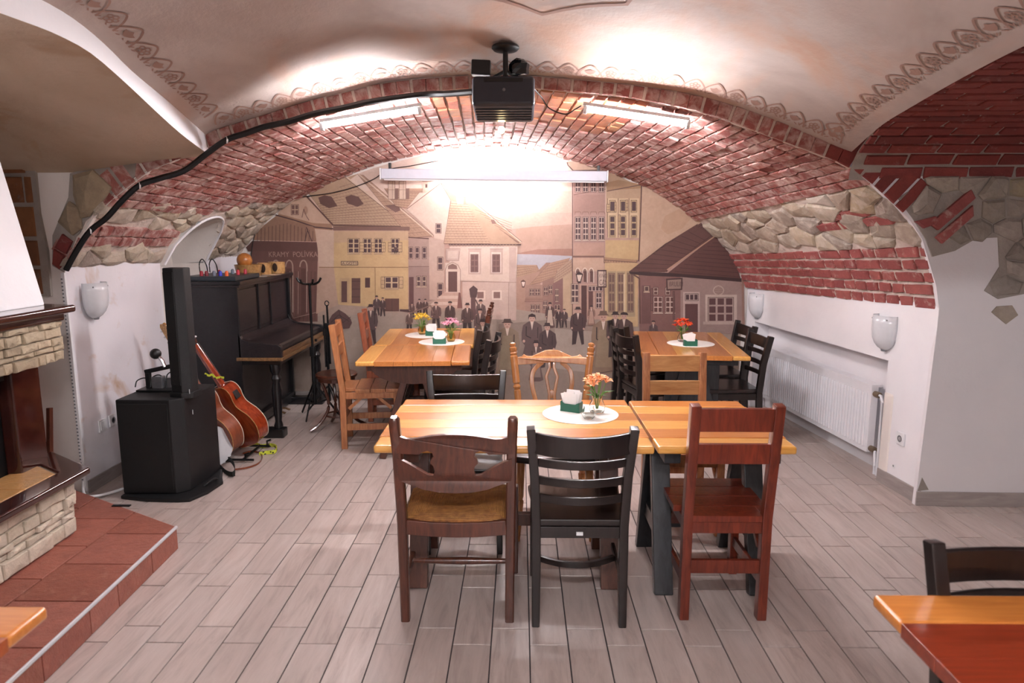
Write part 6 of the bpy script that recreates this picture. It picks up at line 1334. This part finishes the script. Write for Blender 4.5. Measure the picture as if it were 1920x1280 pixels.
MB().tube([(.03, 0, .15), (.015, 0, .19), (-.005, 0, .215)], .012, 8).build('neck', m_plain('chrome', 'c8c8cc', .15, 1.0), mc, smooth=True); MB().sphere((-.025, 0, .235), .035).build('head', M_cable, mc, smooth=True)
MB().cbox((0, 0, .006), (.26, .16, .012)).build('tray', M_cable, mc, bevel=.003)
for k in range(3): MB().tube(smooth_pts([(-.16 + .1 * k, -.03, .02), (-.15 + .1 * k, -.02, .06 + .02 * k), (-.11 + .1 * k, 0, .075 + .02 * k), (-.07 + .1 * k, 0, .05), (-.06 + .1 * k, 0, .01)], 4), .004, 6).build('loop_cable', M_cable, mc, smooth=True)
# ================================================================== GUITARS
M_gb = m_wood('mahogany_satin', '6b3119', '8a4526', .35, .3, (8, 1.5, 8), 5); M_gs = m_wood('mahogany_gloss', '6e2512', '9a3d1e', .12, .8, (8, 1.5, 8), 5); M_top = m_wood('spruce', 'b98a52', 'd0a268', .25, .4, (12, 1, 12), 5)
M_fret = m_plain('ebony', '17110f', .4); M_inl = m_wood('mottled_headstock', '7a3a1c', 'd2a860', .3, .3, (9, 9, 9), 9)
def guitar(B, T, nb, label, side, back, head):
    """B bottom of the body, T tip of the head, nb: direction the back faces"""
    B, T = Vector(B), Vector(T); a = (T - B).normalized(); nb = Vector(nb); nb = (nb - a * nb.dot(a)).normalized(); w_ = a.cross(nb)
    M = Matrix(((w_.x, a.x, nb.x, 0), (w_.y, a.y, nb.y, 0), (w_.z, a.z, nb.z, 0), (0, 0, 0, 1))); o = empty('acoustic_guitar', B, 0, label, 'guitar', 'acoustic guitars'); o.rotation_euler = M.to_euler()
    hw = [(0, 0), (.10, .006), (.155, .045), (.193, .11), (.200, .165), (.185, .225), (.150, .275), (.128, .315), (.130, .36), (.143, .405), (.138, .45), (.105, .482), (.04, .492)]
    hw = [(p.x, p.y) for p in smooth_pts([(x, y, 0) for x, y in hw], 4)]; out = hw + [(-x, y) for x, y in reversed(hw[1:])]
    MB().prism(out, -.05, .048).build('sides', side, o, smooth=True); MB().prism([(x * .985, y * .985 + .003) for x, y in out], .048, .053).build('back', back, o); MB().prism(out, -.054, -.05).build('soundboard', M_top, o)
    for h in (.050, -.052): MB().tube([(x, y, h) for x, y in out], .0025, 5, closed=True).build('binding', M_bowl if h > 0 else m_plain('ivory', 'e0d6c0', .4), o, smooth=True)
    MB().sweep([(0, .44, -.030), (0, .49, -.036), (0, .83, -.040)], [(-.026, -.018), (.026, -.018), (.024, .004), (.014, .016), (-.014, .016), (-.024, .004)], (0, 0, 1), scale=[1.1, 1.1, .85]).build('neck', side, o, smooth=True)
    MB().box(-.026, .45, -.064, .026, .83, -.056).build('fretboard', M_fret, o, bevel=.002)
    hst = MB().prism([(-.022, .83), (.022, .83), (.034, .86), (.037, 1.0), (.02, 1.02), (0, 1.01), (-.02, 1.02), (-.037, 1.0), (-.034, .86)], -.056, -.040).build('headstock', head, o, bevel=.003)
    for s in (-1, 1):
        for k in range(3): MB().lathe([(.001, 0), (.006, 0), (.009, .012), (.006, .022), (.001, .024)], n=8, M=Matrix.Translation((s * .036, .88 + .045 * k, -.048)) @ Matrix.Rotation(s * PI / 2, 4, 'Y')).build('tuner', M_steel, hst, smooth=True)
    MB().lathe([(.001, 0), (.048, 0), (.048, .002), (.001, .002)], n=24, M=Matrix.Translation((0, .335, -.0565))).build('soundhole', M_fret, o); MB().box(-.06, .12, -.064, .06, .15, -.054).build('bridge', M_fret, o, bevel=.003)
    for k in range(6): MB().beam((-.02 + .008 * k, .135, -.067), (-.015 + .006 * k, .83, -.067), .0012, .0012).build('string', M_steel, o)
    return o, M
nb = (-.50, -.80, .10)
g1, Mg = guitar((-1.99, 4.90, .09), (-2.508, 4.76, 1.10), nb, 'glossy red-brown acoustic guitar, the rear one, leaning by the piano', M_gs, M_gs, M_brn)
MB().box(.128, .36, -.025, .146, .42, .02).build('preamp', M_fret, g1, bevel=.002)
g2, Mg2 = guitar((-2.12, 4.75, .066), (-2.54, 4.66, 1.03), nb, 'satin brown acoustic guitar, the front one, half behind the black speaker', M_gb, M_gb, M_inl)
st_ = empty('guitar_stand', (-2.2, 4.9, 0), 0, 'low black guitar stand under the two guitars', 'stand')
for x0, y0, x1, y1 in ((-.12, -.2, .28, -.2), (-.12, .14, .28, .12), (-.1, -.2, -.1, .14), (.2, -.2, .2, .13)): MB().tube([(x0, y0, .02), (x1, y1, .02)], .009, 8).build('rail', M_iron, st_, smooth=True)
for x, y in ((.22, -.2), (.26, .12), (.0, -.2), (.02, .12)): MB().tube([(x, y, .02), (x, y, .06), (x + .03, y, .07)], .008, 8).build('peg', M_iron, st_, smooth=True)
# banjo
bj = empty('banjo', (-2.165, 4.575, .16), 0, 'white-headed banjo standing between the speaker and the guitars', 'banjo'); n_ = V(.62, -.78, .12).normalized(); up = (V(-.35, .2, .92)); up = (up - n_ * up.dot(n_)).normalized(); xx = up.cross(n_)
Mb = Matrix(((xx.x, up.x, n_.x, 0), (xx.y, up.y, n_.y, 0), (xx.z, up.z, n_.z, 0), (0, 0, 0, 1))); bj.rotation_euler = Mb.to_euler()
MB().lathe([(.001, .03), (.133, .03), (.136, .026), (.001, .022)], n=32).build('drum_head', M_wplast, bj, smooth=True)
MB().lathe([(.134, -.04), (.142, -.04), (.146, .02), (.142, .033), (.134, .033)], n=32).build('rim', M_steel, bj, smooth=True)
MB().lathe([(.001, -.045), (.15, -.05), (.15, -.03), (.001, -.03)], n=28).build('resonator', M_brn, bj, smooth=True)
for k in range(16): MB().cbox((.146 * math.cos(k * PI / 8), .146 * math.sin(k * PI / 8), 0), (.008, .008, .05)).build('bracket', M_steel, bj)
MB().box(-.018, .14, .0, .018, .62, .024).build('neck', M_gb, bj, bevel=.004)
def strap(name, pts, wd, mat, label, par=None, flat=True):
    o = MB().sweep(smooth_pts(pts, 5), rect(wd, .003) if flat else rect(.003, wd), (0, 0, 1)).build(name, mat, par)
    return tag(o, label, 'strap')
M_sblk = m_plain('strap_black', '10130f', .7)
def m_dots():
    t = NT('yellow_strap'); v = t.coord(); n = t.add('ShaderNodeTexVoronoi'); n.inputs['Scale'].default_value = 42; t.l(v, n.inputs[0]); t.base(t.ramp(n.outputs['Distance'], [(.28, hexc('23240f')), (.34, hexc('c9d13e'))])); t.set(Roughness=.6); return t.m
M_yel = m_dots()
q1 = [at_z(px, py, z) for px, py, z in ((400, 862, .05), (412, 874, .02), (425, 886, .015), (438, 888, .03), (440, 875, .05), (432, 862, .06), (420, 860, .05))]; strap('guitar_strap', q1, .035, M_sblk, 'black guitar strap looped on the floor beside the banjo', None, False)
q1 = [at_z(px, py, z) for px, py, z in ((440, 880, .01), (465, 876, .01), (485, 868, .01), (492, 856, .01), (484, 848, .01), (470, 846, .01), (455, 850, .01))]; strap('guitar_strap', q1, .012, M_gb, 'thin brown patterned strap curling on the floor tiles', None, False)
q1 = [at_z(px, py, z) for px, py, z in ((472, 824, .06), (480, 832, .02), (492, 836, .015), (508, 834, .02), (519, 838, .03), (515, 846, .02), (500, 848, .015), (486, 851, .01))]; strap('guitar_strap', q1, .028, M_yel, 'bright yellow and black guitar strap lying by the piano leg', None, False)
q1 = [at_y(px, py, 4.78) for px, py in ((384, 700), (392, 704), (398, 702), (404, 708), (412, 707), (420, 708))]; strap('guitar_strap', q1, .014, M_yel, 'yellow strap end tied round the neck joint of the rear guitar', None, False)
# ================================================================== STANDS
hs = empty('hook_stand', (-1.835, 5.92, 0), 0, 'tall black stand with curved hooks beside the piano keyboard', 'stand')
MB().tube([(0, 0, .12), (0, 0, .62)], .016, 10).build('lower_tube', M_iron, hs, smooth=True); MB().tube([(0, 0, .60), (0, 0, 1.20)], .011, 10).build('upper_tube', M_iron, hs, smooth=True)
MB().cbox((0, 0, .60), (.045, .04, .09)).build('clamp', M_iron, hs, bevel=.008); MB().lathe([(.001, 0), (.012, 0), (.012, .02), (.001, .02)], n=10, M=Matrix.Translation((.025, 0, .70)) @ Matrix.Rotation(PI / 2, 4, 'Y')).build('knob', M_iron, hs)
for k in range(3):
    a = k * 2 * PI / 3 + .4; c_, s_ = math.cos(a), math.sin(a); MB().beam((c_ * .015, s_ * .015, .30), (c_ * .20, s_ * .20, .012), .008, .018).build('leg', M_iron, hs, bevel=.002); MB().beam((c_ * .015, s_ * .015, .13), (c_ * .11, s_ * .11, .155), .006, .014).build('strut', M_iron, hs)
for s in (-1, 1):
    MB().tube(smooth_pts([(0, 0, 1.195), (s * .045, 0, 1.195), (s * .085, -.01, 1.215), (s * .105, -.01, 1.25)], 5), .010, 8).build('hook', M_iron, hs, smooth=True); MB().tube(smooth_pts([(s * .02, -.005, 1.195), (s * .045, -.06, 1.205), (s * .055, -.075, 1.24)], 4), .009, 8).build('hook', M_iron, hs, smooth=True)
ms = empty('microphone_stand', (-1.76, 6.12, 0), 0, 'black folded microphone stand between the hooked stand and the left table', 'stand')
MB().tube([(0, 0, .10), (0, 0, .80)], .012, 10).build('tube', M_iron, ms, smooth=True); MB().tube([(.02, 0, .45), (.012, 0, .99)], .009, 8).build('boom', M_iron, ms, smooth=True); MB().tube([(-.02, 0, .42), (-.022, 0, .90)], .008, 8).build('boom', M_iron, ms, smooth=True)
MB().cbox((0, 0, .80), (.05, .04, .05)).build('clutch', M_iron, ms, bevel=.006); MB().lathe([(.001, 0), (.012, 0), (.012, .03), (.001, .03)], n=10, M=Matrix.Translation((.025, 0, .80)) @ Matrix.Rotation(PI / 2, 4, 'Y')).build('knob', M_iron, ms)
MB().tube([(.012 + .018 * math.cos(t * PI / 6), 0, 1.005 + .022 * math.sin(t * PI / 6)) for t in range(12)], .005, 6, closed=True).build('mic_clip', M_iron, ms, smooth=True)
for k in range(3):
    a = k * 2 * PI / 3 + 1.2; c_, s_ = math.cos(a), math.sin(a); MB().beam((c_ * .012, s_ * .012, .24), (c_ * .20, s_ * .20, .012), .007, .016).build('leg', M_iron, ms, bevel=.002)
